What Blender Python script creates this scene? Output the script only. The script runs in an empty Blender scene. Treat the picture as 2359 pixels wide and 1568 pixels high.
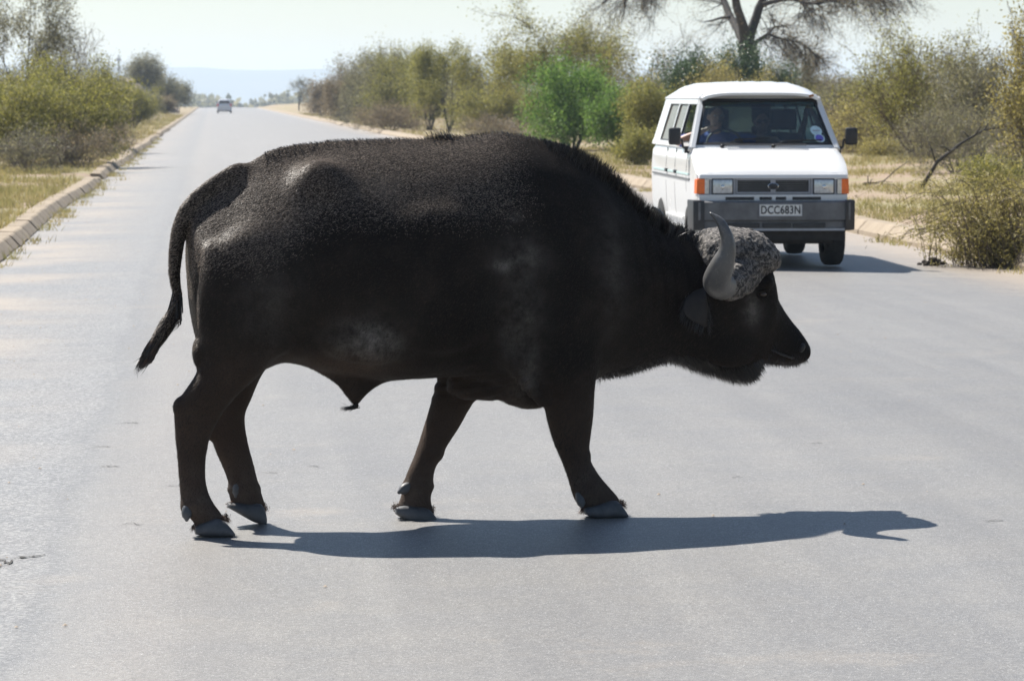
import bpy, bmesh, math, random
import numpy as np
from mathutils import Vector, Matrix, noise as mnoise
R = math.radians
scene = bpy.context.scene
col = scene.collection

# ------------------------------------------------------------------ camera, sky, sun, exposure
FPX, CX, CY, HOR = 8000.0, 1179.5, 784.0, 226.0      # focal length, centre and horizon in 2359 px wide photo pixels
CAM_H = 1.70
PITCH = math.atan((CY - HOR) / FPX)
cam_d = bpy.data.cameras.new('camera')
cam = bpy.data.objects.new('camera', cam_d); col.objects.link(cam)
cam.location = (0, 0, CAM_H)
cam.rotation_euler = (math.pi / 2 - PITCH, 0, 0)
cam_d.sensor_width = 36.0
cam_d.lens = FPX / 2359.0 * 36.0
cam_d.clip_start = 0.1
cam_d.clip_end = 60000
cam_d.dof.use_dof = True
cam_d.dof.focus_distance = 13.6
cam_d.dof.aperture_fstop = 12.0
scene.camera = cam

SUN_TRAVEL = Vector((0.555, -0.575, -1.0)).normalized()
SUN_EL = math.asin(-SUN_TRAVEL.z)
SUN_AZ = math.atan2(-SUN_TRAVEL.x, -SUN_TRAVEL.y)      # from +Y towards +X
world = bpy.data.worlds.new('World'); scene.world = world
world.use_nodes = True
wn = world.node_tree
bg = wn.nodes['Background']
sky = wn.nodes.new('ShaderNodeTexSky'); sky.sky_type = 'NISHITA'
sky.sun_disc = False
sky.sun_elevation = SUN_EL
sky.sun_rotation = SUN_AZ
sky.air_density = 1.0; sky.dust_density = 0.5; sky.ozone_density = 1.2; sky.altitude = 300
wn.links.new(sky.outputs[0], bg.inputs[0])
bg.inputs[1].default_value = 0.062
sun_d = bpy.data.lights.new('sun', 'SUN')
sun_d.energy = 5.0; sun_d.angle = R(0.53); sun_d.color = (1.0, 0.958, 0.89)
sun = bpy.data.objects.new('sun', sun_d); col.objects.link(sun)
sun.rotation_euler = SUN_TRAVEL.to_track_quat('-Z', 'Y').to_euler()
sun.location = (-20, 20, 40)
scene.view_settings.view_transform = 'Standard'
scene.view_settings.look = 'None'
scene.view_settings.gamma = 1.0
scene.view_settings.use_curve_mapping = False
scene.view_settings.exposure = 0.86
scene.cycles.use_denoising = True
scene.cycles.max_bounces = 8
scene.cycles.transparent_max_bounces = 12
scene.cycles.volume_bounces = 1
scene.cycles.use_adaptive_sampling = True
scene.cycles.adaptive_threshold = 0.01
scene.cycles.sample_clamp_indirect = 4.0

# ------------------------------------------------------------------ from photo pixels to the place
SP, CP = math.sin(PITCH), math.cos(PITCH)
def ray(x, y):
    a, b = (x - CX) / FPX, -(y - CY) / FPX
    return np.array([a, CP + b * SP, -SP + b * CP])
TH = math.atan((CX - 490.0) / FPX)                      # the road runs TH to the left of the view axis
UX, UY = -math.sin(TH), math.cos(TH)
def road_xy(l, m):                                      # lateral, along -> world
    return (l * UY + m * UX, -l * UX + m * UY)
def to_road(x, y):
    return (x * UY - y * UX, x * UX + y * UY)
L_EDGE, R_EDGE, CROWN = -2.3, 8.2, 3.0
def camber(l):
    l = min(max(l, L_EDGE - .4), R_EDGE + .4)
    f = lambda q: -.018 * (math.sqrt((q - CROWN) ** 2 + .25) - .5)
    return f(l) - f(0.0)
def sstep(a, b, x):
    t = min(max((x - a) / (b - a), 0.0), 1.0)
    return t * t * (3 - 2 * t)
def crest(m):
    d = max(m - 620.0, 0.0)
    return -min(d * d * 0.00006, 3.5 + d * 0.004)
def gz_lm(l, m):
    z = camber(l) + crest(m)
    out = 0.0
    if l < L_EDGE: out = L_EDGE - l
    elif l > R_EDGE: out = l - R_EDGE
    if out > 0.0:
        z += .13 * sstep(.1, .45, out)
        z += .10 * sstep(2, 8, out) * mnoise.noise((l * .25, m * .12, 3.1))
        if l < 0:      # rocky rise beside the road, far on the left
            z += 3.0 * sstep(.8, 6.5, out) * sstep(235, 305, m) * (1 - sstep(370, 470, m)) * (1 - sstep(14, 40, out)) * (1 + .2 * mnoise.noise((l * .4, m * .15, .7)))
        else:
            z += .45 * sstep(.6, 4, out) * sstep(440, 500, m) * (1 - sstep(18, 45, out))
            z += .25 * sstep(3, 10, out) * sstep(45, 85, m)
    return z
def gz(x, y):
    return gz_lm(*to_road(x, y))
def ground_pt(px, py, dz=0.0):
    d = ray(px, py); z = 0.0
    for _ in range(12):
        k = (z + dz - CAM_H) / d[2]
        z = gz(d[0] * k, d[1] * k)
    return Vector((d[0] * k, d[1] * k, z + dz))
def at_Y(px, py, Y):
    d = ray(px, py); k = Y / d[1]
    return Vector((d[0] * k, Y, CAM_H + d[2] * k))

# ------------------------------------------------------------------ object helpers
def tag(o, label=None, cat=None, group=None, kind=None):
    if label: o['label'] = label
    if cat: o['category'] = cat
    if group: o['group'] = group
    if kind: o['kind'] = kind
    return o
def empty(name, loc=(0, 0, 0), rz=0.0):
    o = bpy.data.objects.new(name, None); col.objects.link(o)
    o.location = loc; o.rotation_euler = (0, 0, rz); o.empty_display_size = .1
    return o
def link(name, me, mat=None, parent=None, smooth=False):
    o = bpy.data.objects.new(name, me); col.objects.link(o)
    if mat is not None and len(me.materials) == 0: me.materials.append(mat)
    if parent is not None: o.parent = parent
    if smooth: me.shade_smooth()
    return o
def mesh_np(name, V, F, mat=None):
    """V (n,3) array, F (k,3) or (k,4) int array"""
    me = bpy.data.meshes.new(name)
    V = np.asarray(V, dtype=np.float32); F = np.asarray(F, dtype=np.int32)
    n = F.shape[1]
    me.vertices.add(len(V)); me.vertices.foreach_set('co', V.ravel())
    me.loops.add(F.size); me.loops.foreach_set('vertex_index', F.ravel())
    me.polygons.add(len(F))
    me.polygons.foreach_set('loop_start', np.arange(0, F.size, n, dtype=np.int32))
    me.polygons.foreach_set('loop_total', np.full(len(F), n, dtype=np.int32))
    me.update(calc_edges=True); me.validate()
    if mat is not None: me.materials.append(mat)
    return me
class MB:
    """collects closed shapes, then links them as one mesh object"""
    def __init__(s): s.v = []; s.f = []
    def add(s, V, F):
        o = len(s.v); s.v += [tuple(map(float, q)) for q in V]; s.f += [tuple(int(i) + o for i in f) for f in F]
        return s
    def box(s, c, d, rot=None):
        x, y, z = d[0] / 2, d[1] / 2, d[2] / 2
        V = [Vector(p) for p in ((-x,-y,-z),(x,-y,-z),(x,y,-z),(-x,y,-z),(-x,-y,z),(x,-y,z),(x,y,z),(-x,y,z))]
        if rot is not None: V = [rot @ p for p in V]
        V = [p + Vector(c) for p in V]
        return s.add(V, [(0,3,2,1),(4,5,6,7),(0,1,5,4),(1,2,6,5),(2,3,7,6),(3,0,4,7)])
    def hexa(s, P):    # 8 points, bottom loop then top loop
        return s.add(P, [(0,3,2,1),(4,5,6,7),(0,1,5,4),(1,2,6,5),(2,3,7,6),(3,0,4,7)])
    def loft(s, rings, cap=True):
        n = len(rings[0]); V = [p for r in rings for p in r]; F = []
        for i in range(len(rings) - 1):
            for j in range(n):
                k = (j + 1) % n
                F.append((i*n+j, i*n+k, (i+1)*n+k, (i+1)*n+j))
        if cap:
            F.append(tuple(range(n))[::-1]); F.append(tuple((len(rings)-1)*n + j for j in range(n)))
        return s.add(V, F)
    def tube(s, pts, rad, n=8, round_ends=False, flat=1.0):
        pts = [Vector(p) for p in pts]
        if not hasattr(rad, '__len__'): rad = [rad] * len(pts)
        rad = list(rad)
        if round_ends:
            d0 = (pts[0] - pts[1]).normalized(); d1 = (pts[-1] - pts[-2]).normalized()
            r0, r1 = rad[0], rad[-1]
            pts = [pts[0] + d0 * r0, pts[0] + d0 * r0 * .7] + pts + [pts[-1] + d1 * r1 * .7, pts[-1] + d1 * r1]
            rad = [r0 * .12, r0 * .72] + rad + [r1 * .72, r1 * .12]
        rings = []; prev = None
        for i, p in enumerate(pts):
            a = pts[max(i - 1, 0)]; b = pts[min(i + 1, len(pts) - 1)]
            t = (b - a).normalized()
            if prev is None:
                u = t.cross(Vector((0, 0, 1)))
                if u.length < 1e-3: u = t.cross(Vector((1, 0, 0)))
            else:
                u = prev - t * prev.dot(t)
            u.normalize(); prev = u
            w = t.cross(u)
            rings.append([p + (u * math.cos(2*math.pi*j/n) + w * (flat * math.sin(2*math.pi*j/n))) * rad[i] for j in range(n)])
        return s.loft(rings)
    def cyl(s, c0, c1, r, n=16): return s.tube([c0, c1], [r, r], n)
    def ell(s, c, r, rot=None, nu=16, nv=10):
        c = Vector(c); V = []; F = []
        for i in range(1, nv):
            th = math.pi * i / nv
            for j in range(nu):
                ph = 2 * math.pi * j / nu
                p = Vector((r[0]*math.sin(th)*math.cos(ph), r[1]*math.sin(th)*math.sin(ph), r[2]*math.cos(th)))
                if rot is not None: p = rot @ p
                V.append(c + p)
        for i in range(nv - 2):
            for j in range(nu):
                k = (j+1) % nu
                F.append((i*nu+j, (i+1)*nu+j, (i+1)*nu+k, i*nu+k))
        a = Vector((0,0,r[2])); b = Vector((0,0,-r[2]))
        if rot is not None: a = rot @ a; b = rot @ b
        V += [c + a, c + b]; t = len(V) - 2
        for j in range(nu):
            k = (j+1) % nu
            F.append((t, j, k)); F.append((t+1, (nv-2)*nu+k, (nv-2)*nu+j))
        return s.add(V, F)
    def mesh(s, name):
        me = bpy.data.meshes.new(name); me.from_pydata(s.v, [], s.f); me.update()
        bm = bmesh.new(); bm.from_mesh(me); bmesh.ops.recalc_face_normals(bm, faces=bm.faces); bm.to_mesh(me); bm.free()
        return me
    def build(s, name, mat, parent=None, smooth=False, bevel=0.0, seg=2, sharp=None):
        me = s.mesh(name)
        if bevel > 0:
            bm = bmesh.new(); bm.from_mesh(me)
            bmesh.ops.bevel(bm, geom=list(bm.edges), offset=bevel, segments=seg, affect='EDGES', profile=.6, clamp_overlap=True)
            bm.to_mesh(me); bm.free()
        o = link(name, me, mat, parent)
        if smooth:
            me.shade_smooth()
            if sharp: me.set_sharp_from_angle(angle=R(sharp))
        return o
def evaluated(o, name):
    dg = bpy.context.evaluated_depsgraph_get()
    return bpy.data.meshes.new_from_object(o.evaluated_get(dg), depsgraph=dg)
def remesh(mb, name, voxel, smooth=6, factor=.5):
    me = mb.mesh(name + '_raw')
    o = link(name + '_raw', me)
    m = o.modifiers.new('r', 'REMESH'); m.mode = 'VOXEL'; m.voxel_size = voxel; m.adaptivity = 0
    if smooth:
        s = o.modifiers.new('s', 'SMOOTH'); s.factor = factor; s.iterations = smooth
    out = evaluated(o, name)
    bpy.data.objects.remove(o); bpy.data.meshes.remove(me)
    out.name = name
    return out
def boolean(o, cutter_mb, op='DIFFERENCE'):
    c = link('cutter', cutter_mb.mesh('cutter'))
    m = o.modifiers.new('b', 'BOOLEAN'); m.object = c; m.operation = op; m.solver = 'EXACT'
    mats = list(o.data.materials)
    me = evaluated(o, o.name)
    o.modifiers.clear(); o.data = me
    if len(me.materials) == 0:
        for q in mats: me.materials.append(q)
    bpy.data.objects.remove(c)
def copy_tree(o, parent=None):
    c = o.copy(); col.objects.link(c); c.parent = parent
    for ch in list(o.children): copy_tree(ch, c)
    return c

# ------------------------------------------------------------------ materials
class NT:
    def __init__(s, name):
        s.m = bpy.data.materials.new(name); s.m.use_nodes = True
        s.t = s.m.node_tree; s.n = s.t.nodes
        s.b = s.n['Principled BSDF']; s.o = s.n['Material Output']
    def node(s, t, **kw):
        q = s.n.new(t)
        for k, v in kw.items(): setattr(q, k, v)
        return q
    def L(s, a, b): s.t.links.new(a, b); return s
    def coord(s, kind='Object', scale=None):
        tc = s.node('ShaderNodeTexCoord')
        if scale is None: return tc.outputs[kind]
        mp = s.node('ShaderNodeMapping'); mp.inputs['Scale'].default_value = scale
        s.L(tc.outputs[kind], mp.inputs[0]); return mp.outputs[0]
    def noise(s, scale, detail=4, rough=.55, vec=None, dist=0.0):
        q = s.node('ShaderNodeTexNoise'); q.inputs['Scale'].default_value = scale
        q.inputs['Detail'].default_value = detail; q.inputs['Roughness'].default_value = rough
        q.inputs['Distortion'].default_value = dist
        if vec is not None: s.L(vec, q.inputs['Vector'])
        return q.outputs['Fac']
    def voro(s, scale, vec=None, feature='F1'):
        q = s.node('ShaderNodeTexVoronoi'); q.feature = feature; q.inputs['Scale'].default_value = scale
        if vec is not None: s.L(vec, q.inputs['Vector'])
        return q.outputs['Distance']
    def ramp(s, fac, stops):
        q = s.node('ShaderNodeValToRGB'); e = q.color_ramp.elements
        while len(e) < len(stops): e.new(.5)
        for i, (p, c) in enumerate(stops):
            e[i].position = p
            e[i].color = (c, c, c, 1) if not hasattr(c, '__len__') else (c[0], c[1], c[2], 1)
        s.L(fac, q.inputs[0]); return q.outputs[0]
    def mix(s, fac, a, b, mode='MIX'):
        q = s.node('ShaderNodeMix', data_type='RGBA', blend_type=mode)
        for sock, v in ((q.inputs[0], fac), (q.inputs[6], a), (q.inputs[7], b)):
            if isinstance(v, (int, float)): sock.default_value = v
            elif isinstance(v, tuple): sock.default_value = (v[0], v[1], v[2], 1)
            else: s.L(v, sock)
        return q.outputs[2]
    def math(s, op, a, b=None, clamp=False):
        q = s.node('ShaderNodeMath', operation=op, use_clamp=clamp)
        for sock, v in ((q.inputs[0], a), (q.inputs[1], b)):
            if v is None: continue
            if isinstance(v, (int, float)): sock.default_value = v
            else: s.L(v, sock)
        return q.outputs[0]
    def sep(s, vec):
        q = s.node('ShaderNodeSeparateXYZ'); s.L(vec, q.inputs[0]); return q.outputs
    def bump(s, h, strength=.3, dist=.01, normal=None):
        q = s.node('ShaderNodeBump'); q.inputs['Strength'].default_value = strength; q.inputs['Distance'].default_value = dist
        s.L(h, q.inputs['Height'])
        if normal is not None: s.L(normal, q.inputs['Normal'])
        s.L(q.outputs[0], s.b.inputs['Normal']); return q.outputs[0]
    def col(s, c):
        if isinstance(c, tuple): s.b.inputs['Base Color'].default_value = (c[0], c[1], c[2], 1)
        else: s.L(c, s.b.inputs['Base Color'])
        return s
    def rough(s, r):
        if isinstance(r, (int, float)): s.b.inputs['Roughness'].default_value = r
        else: s.L(r, s.b.inputs['Roughness'])
        return s
    def set(s, **kw):
        for k, v in kw.items(): s.b.inputs[k.replace('_', ' ')].default_value = v
        return s
def simple(name, c, r=.5, metal=0.0, vary=.12, scale=18.0, bump=0.0, spec=.5):
    t = NT(name)
    v = t.coord('Object')
    n = t.noise(scale, 5, .6, v)
    t.col(t.mix(t.ramp(n, [(.3, 0.0), (.7, 1.0)]), tuple(x * (1 - vary) for x in c), tuple(min(x * (1 + vary), 1) for x in c)))
    t.rough(r).set(Metallic=metal); t.b.inputs['Specular IOR Level'].default_value = spec
    if bump: t.bump(n, bump, .01)
    return t.m

# ================================================================== THE SETTING
def mat_road():
    t = NT('old_asphalt'); v = t.coord('Object'); x = t.sep(v)
    big = t.noise(.35, 4, .6, v); mid = t.noise(2.2, 5, .65, v)
    fine = t.noise(95, 3, .7, v); grit = t.noise(240, 2, .6, v)
    st = t.coord('Object', (1.3, .035, 1)); streak = t.noise(1.6, 5, .6, st)
    wob = t.math('ADD', x[0], t.math('MULTIPLY', t.math('SUBTRACT', t.noise(.9, 4, .6, v), .5), .35))
    base = t.mix(t.ramp(big, [(.3, 0.0), (.7, 1.0)]), (.152, .144, .136), (.205, .192, .174))
    base = t.mix(t.math('MULTIPLY', t.ramp(streak, [(.42, 0.0), (.68, 1.0)]), .75), base, (.25, .235, .213))
    base = t.mix(t.math('MULTIPLY', t.ramp(mid, [(.35, 1.0), (.6, 0.0)]), .35), base, (.13, .132, .14))
    # coarser, paler old strip left of the seam
    left = t.ramp(t.math('ADD', t.math('MULTIPLY', wob, -4.0), -2.0), [(0.0, 0.0), (1.0, 1.0)])
    old = t.mix(t.ramp(mid, [(.3, 0.0), (.7, 1.0)]), (.158, .156, .155), (.22, .212, .198))
    base = t.mix(left, base, old)
    seam = t.ramp(t.math('ABSOLUTE', t.math('ADD', wob, .62)), [(0.0, 1.0), (.05, .15), (.09, 0.0)])
    base = t.mix(t.math('MULTIPLY', seam, .45), base, (.09, .09, .092))
    warm = t.ramp(t.math('ABSOLUTE', t.math('ADD', wob, .25)), [(0.0, 1.0), (.3, 0.0)])
    base = t.mix(t.math('MULTIPLY', warm, .4), base, (.27, .235, .20))
    # wind-blown sand: along both kerbs and in cross bars on the left strip
    bar = t.noise(1.0, 4, .6, t.coord('Object', (.45, .55, 1)))
    ls = t.ramp(t.math('ADD', t.math('MULTIPLY', wob, -.9), -.55), [(0.0, 0.0), (1.0, 1.0)])
    sandl = t.math('MULTIPLY', ls, t.ramp(bar, [(.36, 0.0), (.60, 1.0)]))
    rs = t.ramp(t.math('ADD', t.math('MULTIPLY', t.math('SUBTRACT', wob, 6.6), .75), t.math('MULTIPLY', t.math('SUBTRACT', mid, .5), .7)), [(.15, 0.0), (.9, 1.0)])
    sand = t.math('MAXIMUM', t.math('MULTIPLY', sandl, .9), t.math('MULTIPLY', rs, .85))
    sp = t.ramp(t.noise(.55, 5, .7, v), [(.60, 0.0), (.72, .5)])
    sand = t.math('MAXIMUM', sand, t.math('MULTIPLY', sp, .6), True)
    base = t.mix(sand, base, t.mix(mid, (.36, .28, .20), (.45, .365, .275)))
    # further on the colour is lightened, painting in the far road's brightness and haze
    far = t.ramp(t.math('ADD', t.math('MULTIPLY', x[1], .01), t.math('MULTIPLY', t.math('SUBTRACT', big, .5), .25)), [(.28, 0.0), (1.1, .5)])
    base = t.mix(far, base, t.mix(mid, (.31, .285, .255), (.39, .36, .325)))
    # chips of aggregate
    base = t.mix(t.ramp(fine, [(.35, .55), (.55, 0.0)]), base, (.07, .07, .075))
    chips = t.math('MAXIMUM', t.ramp(grit, [(.60, 0.0), (.70, 1.0)]), t.ramp(t.noise(130, 1, .5, v), [(.68, 0.0), (.76, 1.0)]))
    base = t.mix(t.math('MULTIPLY', chips, .7), base, (.62, .60, .57))
    # coarse stones stand out on the old strip; bright glints painted in as pale dots everywhere
    vo = t.node('ShaderNodeTexVoronoi'); vo.inputs['Scale'].default_value = 75; t.L(v, vo.inputs['Vector'])
    cell = t.sep(vo.outputs['Color'])[0]
    stone = t.ramp(cell, [(.0, (.055, .056, .06)), (.45, (.16, .162, .166)), (.8, (.27, .268, .262)), (1.0, (.44, .43, .41))])
    base = t.mix(t.math('MULTIPLY', t.math('ADD', t.math('MULTIPLY', left, .42), .16), t.math('SUBTRACT', 1.0, t.math('MULTIPLY', sand, .7))), base, stone)
    vg = t.node('ShaderNodeTexVoronoi'); vg.inputs['Scale'].default_value = 42; t.L(v, vg.inputs['Vector'])
    gl = t.math('MULTIPLY', t.ramp(vg.outputs['Distance'], [(.05, 1.0), (.17, 0.0)]), t.ramp(t.sep(vg.outputs['Color'])[1], [(.60, 0.0), (1.0, .75)]))
    base = t.mix(gl, base, (.85, .83, .80))
    t.col(base)
    t.rough(t.mix(chips, (.54, .54, .54), (.28, .28, .28)))
    t.b.inputs['Specular IOR Level'].default_value = .6
    h = t.math('ADD', t.math('ADD', t.math('MULTIPLY', fine, .7), t.math('MULTIPLY', grit, .5)), t.math('MULTIPLY', t.math('MULTIPLY', left, cell), .8))
    t.bump(h, .55, .006)
    return t.m
def mat_ground():
    t = NT('dry_earth'); v = t.coord('Object')
    a = t.noise(.25, 5, .6, v); b = t.noise(2.5, 6, .65, v); c = t.noise(30, 4, .6, v)
    soil = t.mix(b, (.27, .19, .13), (.36, .275, .20))
    straw = t.mix(c, (.22, .19, .095), (.32, .275, .15))
    g = t.mix(t.ramp(a, [(.42, 0.0), (.58, 1.0)]), straw, soil)
    g = t.mix(t.ramp(b, [(.62, 0.0), (.75, .7)]), g, (.16, .15, .08))
    t.col(g).rough(.95)
    t.bump(t.math('ADD', b, c), .5, .06)
    return t.m
def mat_kerb():
    t = NT('kerb_concrete'); v = t.coord('Object'); ob = t.node('ShaderNodeObjectInfo')
    a = t.noise(3, 5, .6, v); b = t.noise(40, 4, .6, v)
    c = t.mix(t.ramp(a, [(.3, 0.0), (.7, 1.0)]), (.27, .21, .145), (.37, .30, .215))
    c = t.mix(t.math('MULTIPLY', ob.outputs['Random'], .35), c, (.20, .16, .12))
    c = t.mix(t.ramp(b, [(.55, 0.0), (.75, .5)]), c, (.20, .17, .13))
    t.col(c).rough(.9); t.bump(b, .5, .012)
    return t.m
M = {}
M['road'] = mat_road(); M['ground'] = mat_ground(); M['kerb'] = mat_kerb()

def sheet(name, ls, ms, zf, mat):
    V = [(l, m, zf(l, m)) for m in ms for l in ls]
    n = len(ls); F = [(j*n+i, j*n+i+1, (j+1)*n+i+1, (j+1)*n+i) for j in range(len(ms)-1) for i in range(n-1)]
    me = mesh_np(name, np.array(V), np.array(F), mat)
    o = link(name, me); o.rotation_euler = (0, 0, TH); me.shade_smooth()
    tag(o, kind='structure'); return o
ls = [-7000, -3000, -1200, -500, -220, -120, -80, -60, -48] + list(np.arange(-40, -10, 2.0)) + list(np.arange(-10, -2.9, .6)) + [-2.75, -2.6, -2.45, -2.3, -2.0, 0, 3, 6, 8.0, 8.2, 8.35, 8.5, 8.65] + list(np.arange(9, 20, .8)) + list(np.arange(20, 46, 2.5)) + [50, 60, 80, 120, 220, 500, 1200, 3000, 7000]
ms = list(np.arange(-40, 30, 8.0)) + list(np.arange(30, 140, 2.0)) + list(np.arange(140, 420, 6.0)) + list(np.arange(420, 620, 20.0)) + list(np.arange(620, 760, 10.0)) + [800, 900, 1050, 1250, 1500, 1900, 2500, 3500, 5000, 6500, 8000]
sheet('ground', ls, ms, lambda l, m: gz_lm(l, m) - (.03 if L_EDGE - .05 < l < R_EDGE + .05 else 0), M['ground'])
lr = [L_EDGE - .05] + list(np.arange(-2, 8.01, .5)) + [R_EDGE + .05]
mr = list(np.arange(-20, 60, 4.0)) + list(np.arange(60, 620, 20.0)) + list(np.arange(620, 1001, 10.0))
road = sheet('road', lr, mr, lambda l, m: camber(l) + crest(m), M['road'])

# a crack in the asphalt, low on the left
mb = MB(); rng = random.Random(4)
def crack_line(pts, w):
    P = [ground_pt(*p) for p in pts]; Q = []
    for a, b in zip(P[:-1], P[1:]):
        for k in range(4): Q.append(a.lerp(b, k / 4) + Vector((rng.uniform(-.008, .008), rng.uniform(-.02, .02), 0)))
    Q.append(P[-1]); V = []; F = []
    for i, p in enumerate(Q):
        ww = w * rng.uniform(.5, 1.3) * (1 if 0 < i < len(Q)-1 else .2); l, m = to_road(p.x, p.y)
        z = gz(p.x, p.y) + .004
        V += [(l - ww*.3, m - ww, z), (l + ww*.3, m + ww, z)]
    for i in range(len(Q) - 1): F.append((2*i, 2*i+2, 2*i+3, 2*i+1))
    mb.add(V, F)
crack_line([(-30, 1312), (0, 1305), (20, 1300), (36, 1284), (70, 1283), (104, 1279)], .016)
crack_line([(20, 1300), (12, 1290), (-20, 1288)], .010)
crack_line([(330, 1210), (300, 1205), (280, 1209)], .006)
for cx_, cy_, w_ in ((395, 1120, 60), (230, 1030, 50), (300, 975, 40), (150, 735, 40), (65, 830, 45), (2290, 1200, 40), (1700, 1100, 25), (1880, 1022, 30), (250, 1075, 50), (620, 1090, 40), (720, 1075, 34)):
    crack_line([(cx_ - w_/2, cy_ + 1), (cx_, cy_ - 1), (cx_ + w_/2, cy_)], .006)
mb.build('crack', simple('crack_dirt', (.06, .056, .05), .95), road)

# kerbs, stone by stone
def kerb_stone_mesh(L):
    prof = [(0, -.12), (0, .04), (.10, .15), (.125, .163), (.30, .168), (.32, .155), (.32, -.12)]
    mb = MB(); n = len(prof); g = .003; rings = []
    for yy, inset in ((g, .006), (g + .01, 0), (L - g - .01, 0), (L - g, .006)):
        rings.append([(p[0] + (inset if i < 3 else -inset if i > 4 else 0), yy, p[1] - (inset if 0 < i < n-1 else 0)) for i, p in enumerate(prof)])
    mb.loft(rings); return mb.mesh('kerb_stone')
ks = kerb_stone_mesh(1.0); ks.materials.append(M['kerb'])
def kerb(name, edge, sgn, m0, m1, wander, m_far, lowf):
    root = empty(name, (0, 0, 0), TH); tag(root, kind='structure')
    rg = random.Random(9 if sgn < 0 else 12); m = m0
    while m < m1:
        l = edge + wander(m)
        o = link('kerb_stone', ks, None, root)
        dz = rg.gauss(0, .003) + lowf(m)
        o.location = (l + rg.gauss(0, .006), m, camber(edge) + crest(m) + dz)
        o.rotation_euler = (rg.gauss(0, .003), rg.gauss(0, .006), (0 if sgn > 0 else math.pi) + rg.gauss(0, .006) + math.atan(-(wander(m+1) - wander(m))))
        if sgn < 0: o.location.y += 1.0
        m += 1.0
    mb = MB(); P = []
    mm = m1
    while mm < m_far:
        P.append(mm); mm += 12
    rings = []
    for q in P:
        z = camber(edge) + crest(q) + lowf(q)
        rings.append([(edge + wander(q) + sgn * a, q, z + b) for a, b in ((0, -.1), (0, .03), (.13, .15), (.34, .165), (.36, -.1))])
    mb.loft(rings); o = mb.build('far_kerb_run', M['kerb'], root); tag(o, kind='stuff')
    return root
def gapl(m):
    a = -.12 * sstep(70, 73, m) * (1 - sstep(73, 75.5, m))
    return a - .05 * sstep(150, 152, m) * (1 - sstep(158, 160, m))
kerb('kerb_left', L_EDGE, -1, 22, 190, lambda m: .05 * math.sin(m * .21), 640, lambda m: gapl(m) - .025)
kerb('kerb_right', R_EDGE, 1, 24, 150, lambda m: .10 * math.sin(m * .13 + 1), 640, lambda m: .015)

# far ridge
def ridge(name, dist, prof, depth, mat):
    xs = np.linspace(-3800, 3800, 240); V = []; n = len(xs)
    rows = [(-depth, -45, 0), (-depth*.6, 0, .35), (-depth*.25, 0, .8), (0, 0, 1.0), (depth*.5, 0, .75), (depth, -45, 0)]
    for dy, z0, k in rows:
        for x in xs:
            V.append((x, dist + dy + 60 * mnoise.noise((x * .004, dy * .01, 2.0)), (z0 if k == 0 else -20 + (prof(x) + 20) * k)))
    F = [(j*n+i, j*n+i+1, (j+1)*n+i+1, (j+1)*n+i) for j in range(len(rows)-1) for i in range(n-1)]
    me = mesh_np(name, np.array(V), np.array(F), mat); o = link(name, me); me.shade_smooth(); tag(o, kind='structure'); return o
def mat_hill():
    t = NT('scrub_hill'); v = t.coord('Object'); a = t.noise(.006, 6, .7, v); b = t.noise(.05, 4, .6, v)
    t.col(t.mix(a, t.mix(b, (.06, .065, .035), (.11, .10, .05)), (.16, .13, .08))).rough(1.0)
    return t.m
M['hill'] = mat_hill()
def hill_prof(x):
    d = x / 6500 * FPX + CX
    y = 156 + 6 * sstep(450, 560, d) - 2.5 * sstep(600, 760, d) + 14 * sstep(900, 1700, d)
    return CAM_H + (HOR - y) / FPX * 6500 + 1.2 * mnoise.noise((x * .01, 0, 0)) + .6 * mnoise.noise((x * .05, 3, 0))
ridge('hills', 6500, hill_prof, 700, M['hill'])

# ================================================================== PLANTS
def leaf_mat(name, c1, c2, c3, trans=.45, rough=.62):
    t = NT(name); g = t.node('ShaderNodeNewGeometry')
    rnd = g.outputs['Random Per Island']
    c = t.ramp(rnd, [(0.0, c1), (.5, c2), (1.0, c3)])
    c = t.mix(t.math('MULTIPLY', t.noise(.9, 2, .5, t.coord('Object')), .35), c, c1)
    c = t.mix(1.0, c, (1.22, 1.2, 1.15), 'MULTIPLY')
    t.col(c).rough(rough)
    tr = t.node('ShaderNodeBsdfTranslucent'); t.L(c, tr.inputs[0])
    mx = t.node('ShaderNodeMixShader'); mx.inputs[0].default_value = trans
    t.L(t.b.outputs[0], mx.inputs[1]); t.L(tr.outputs[0], mx.inputs[2]); t.L(mx.outputs[0], t.o.inputs[0])
    return t.m
def bark(name, a, b):
    t = NT(name); v = t.coord('Object'); n = t.noise(6, 6, .65, v); f = t.noise(45, 4, .6, t.coord('Object', (1, 1, .3)))
    t.col(t.mix(t.math('MULTIPLY', n, f), a, b)).rough(.9); t.bump(f, .6, .02); return t.m
M['bark_grey'] = bark('grey_bark', (.12, .105, .09), (.36, .32, .28))
M['bark_dark'] = bark('dark_bark', (.022, .019, .017), (.085, .073, .062))
M['bark_brown'] = bark('brown_bark', (.085, .065, .05), (.24, .19, .15))
LEAF = {
 'olive':  leaf_mat('olive_leaf', (.13, .135, .036), (.24, .235, .055), (.37, .335, .095)),
 'yellow': leaf_mat('yellow_leaf', (.19, .17, .055), (.31, .27, .085), (.41, .355, .14)),
 'green':  leaf_mat('green_leaf', (.055, .115, .02), (.12, .225, .036), (.25, .36, .075)),
 'dark':   leaf_mat('dark_green_leaf', (.026, .055, .018), (.055, .105, .03), (.11, .165, .05), .2, .4),
 'grey':   leaf_mat('grey_leaf', (.11, .11, .062), (.20, .19, .10), (.30, .275, .16)),
 'brown':  leaf_mat('brown_leaf', (.13, .10, .058), (.22, .175, .10), (.31, .25, .15)),
}
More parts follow.
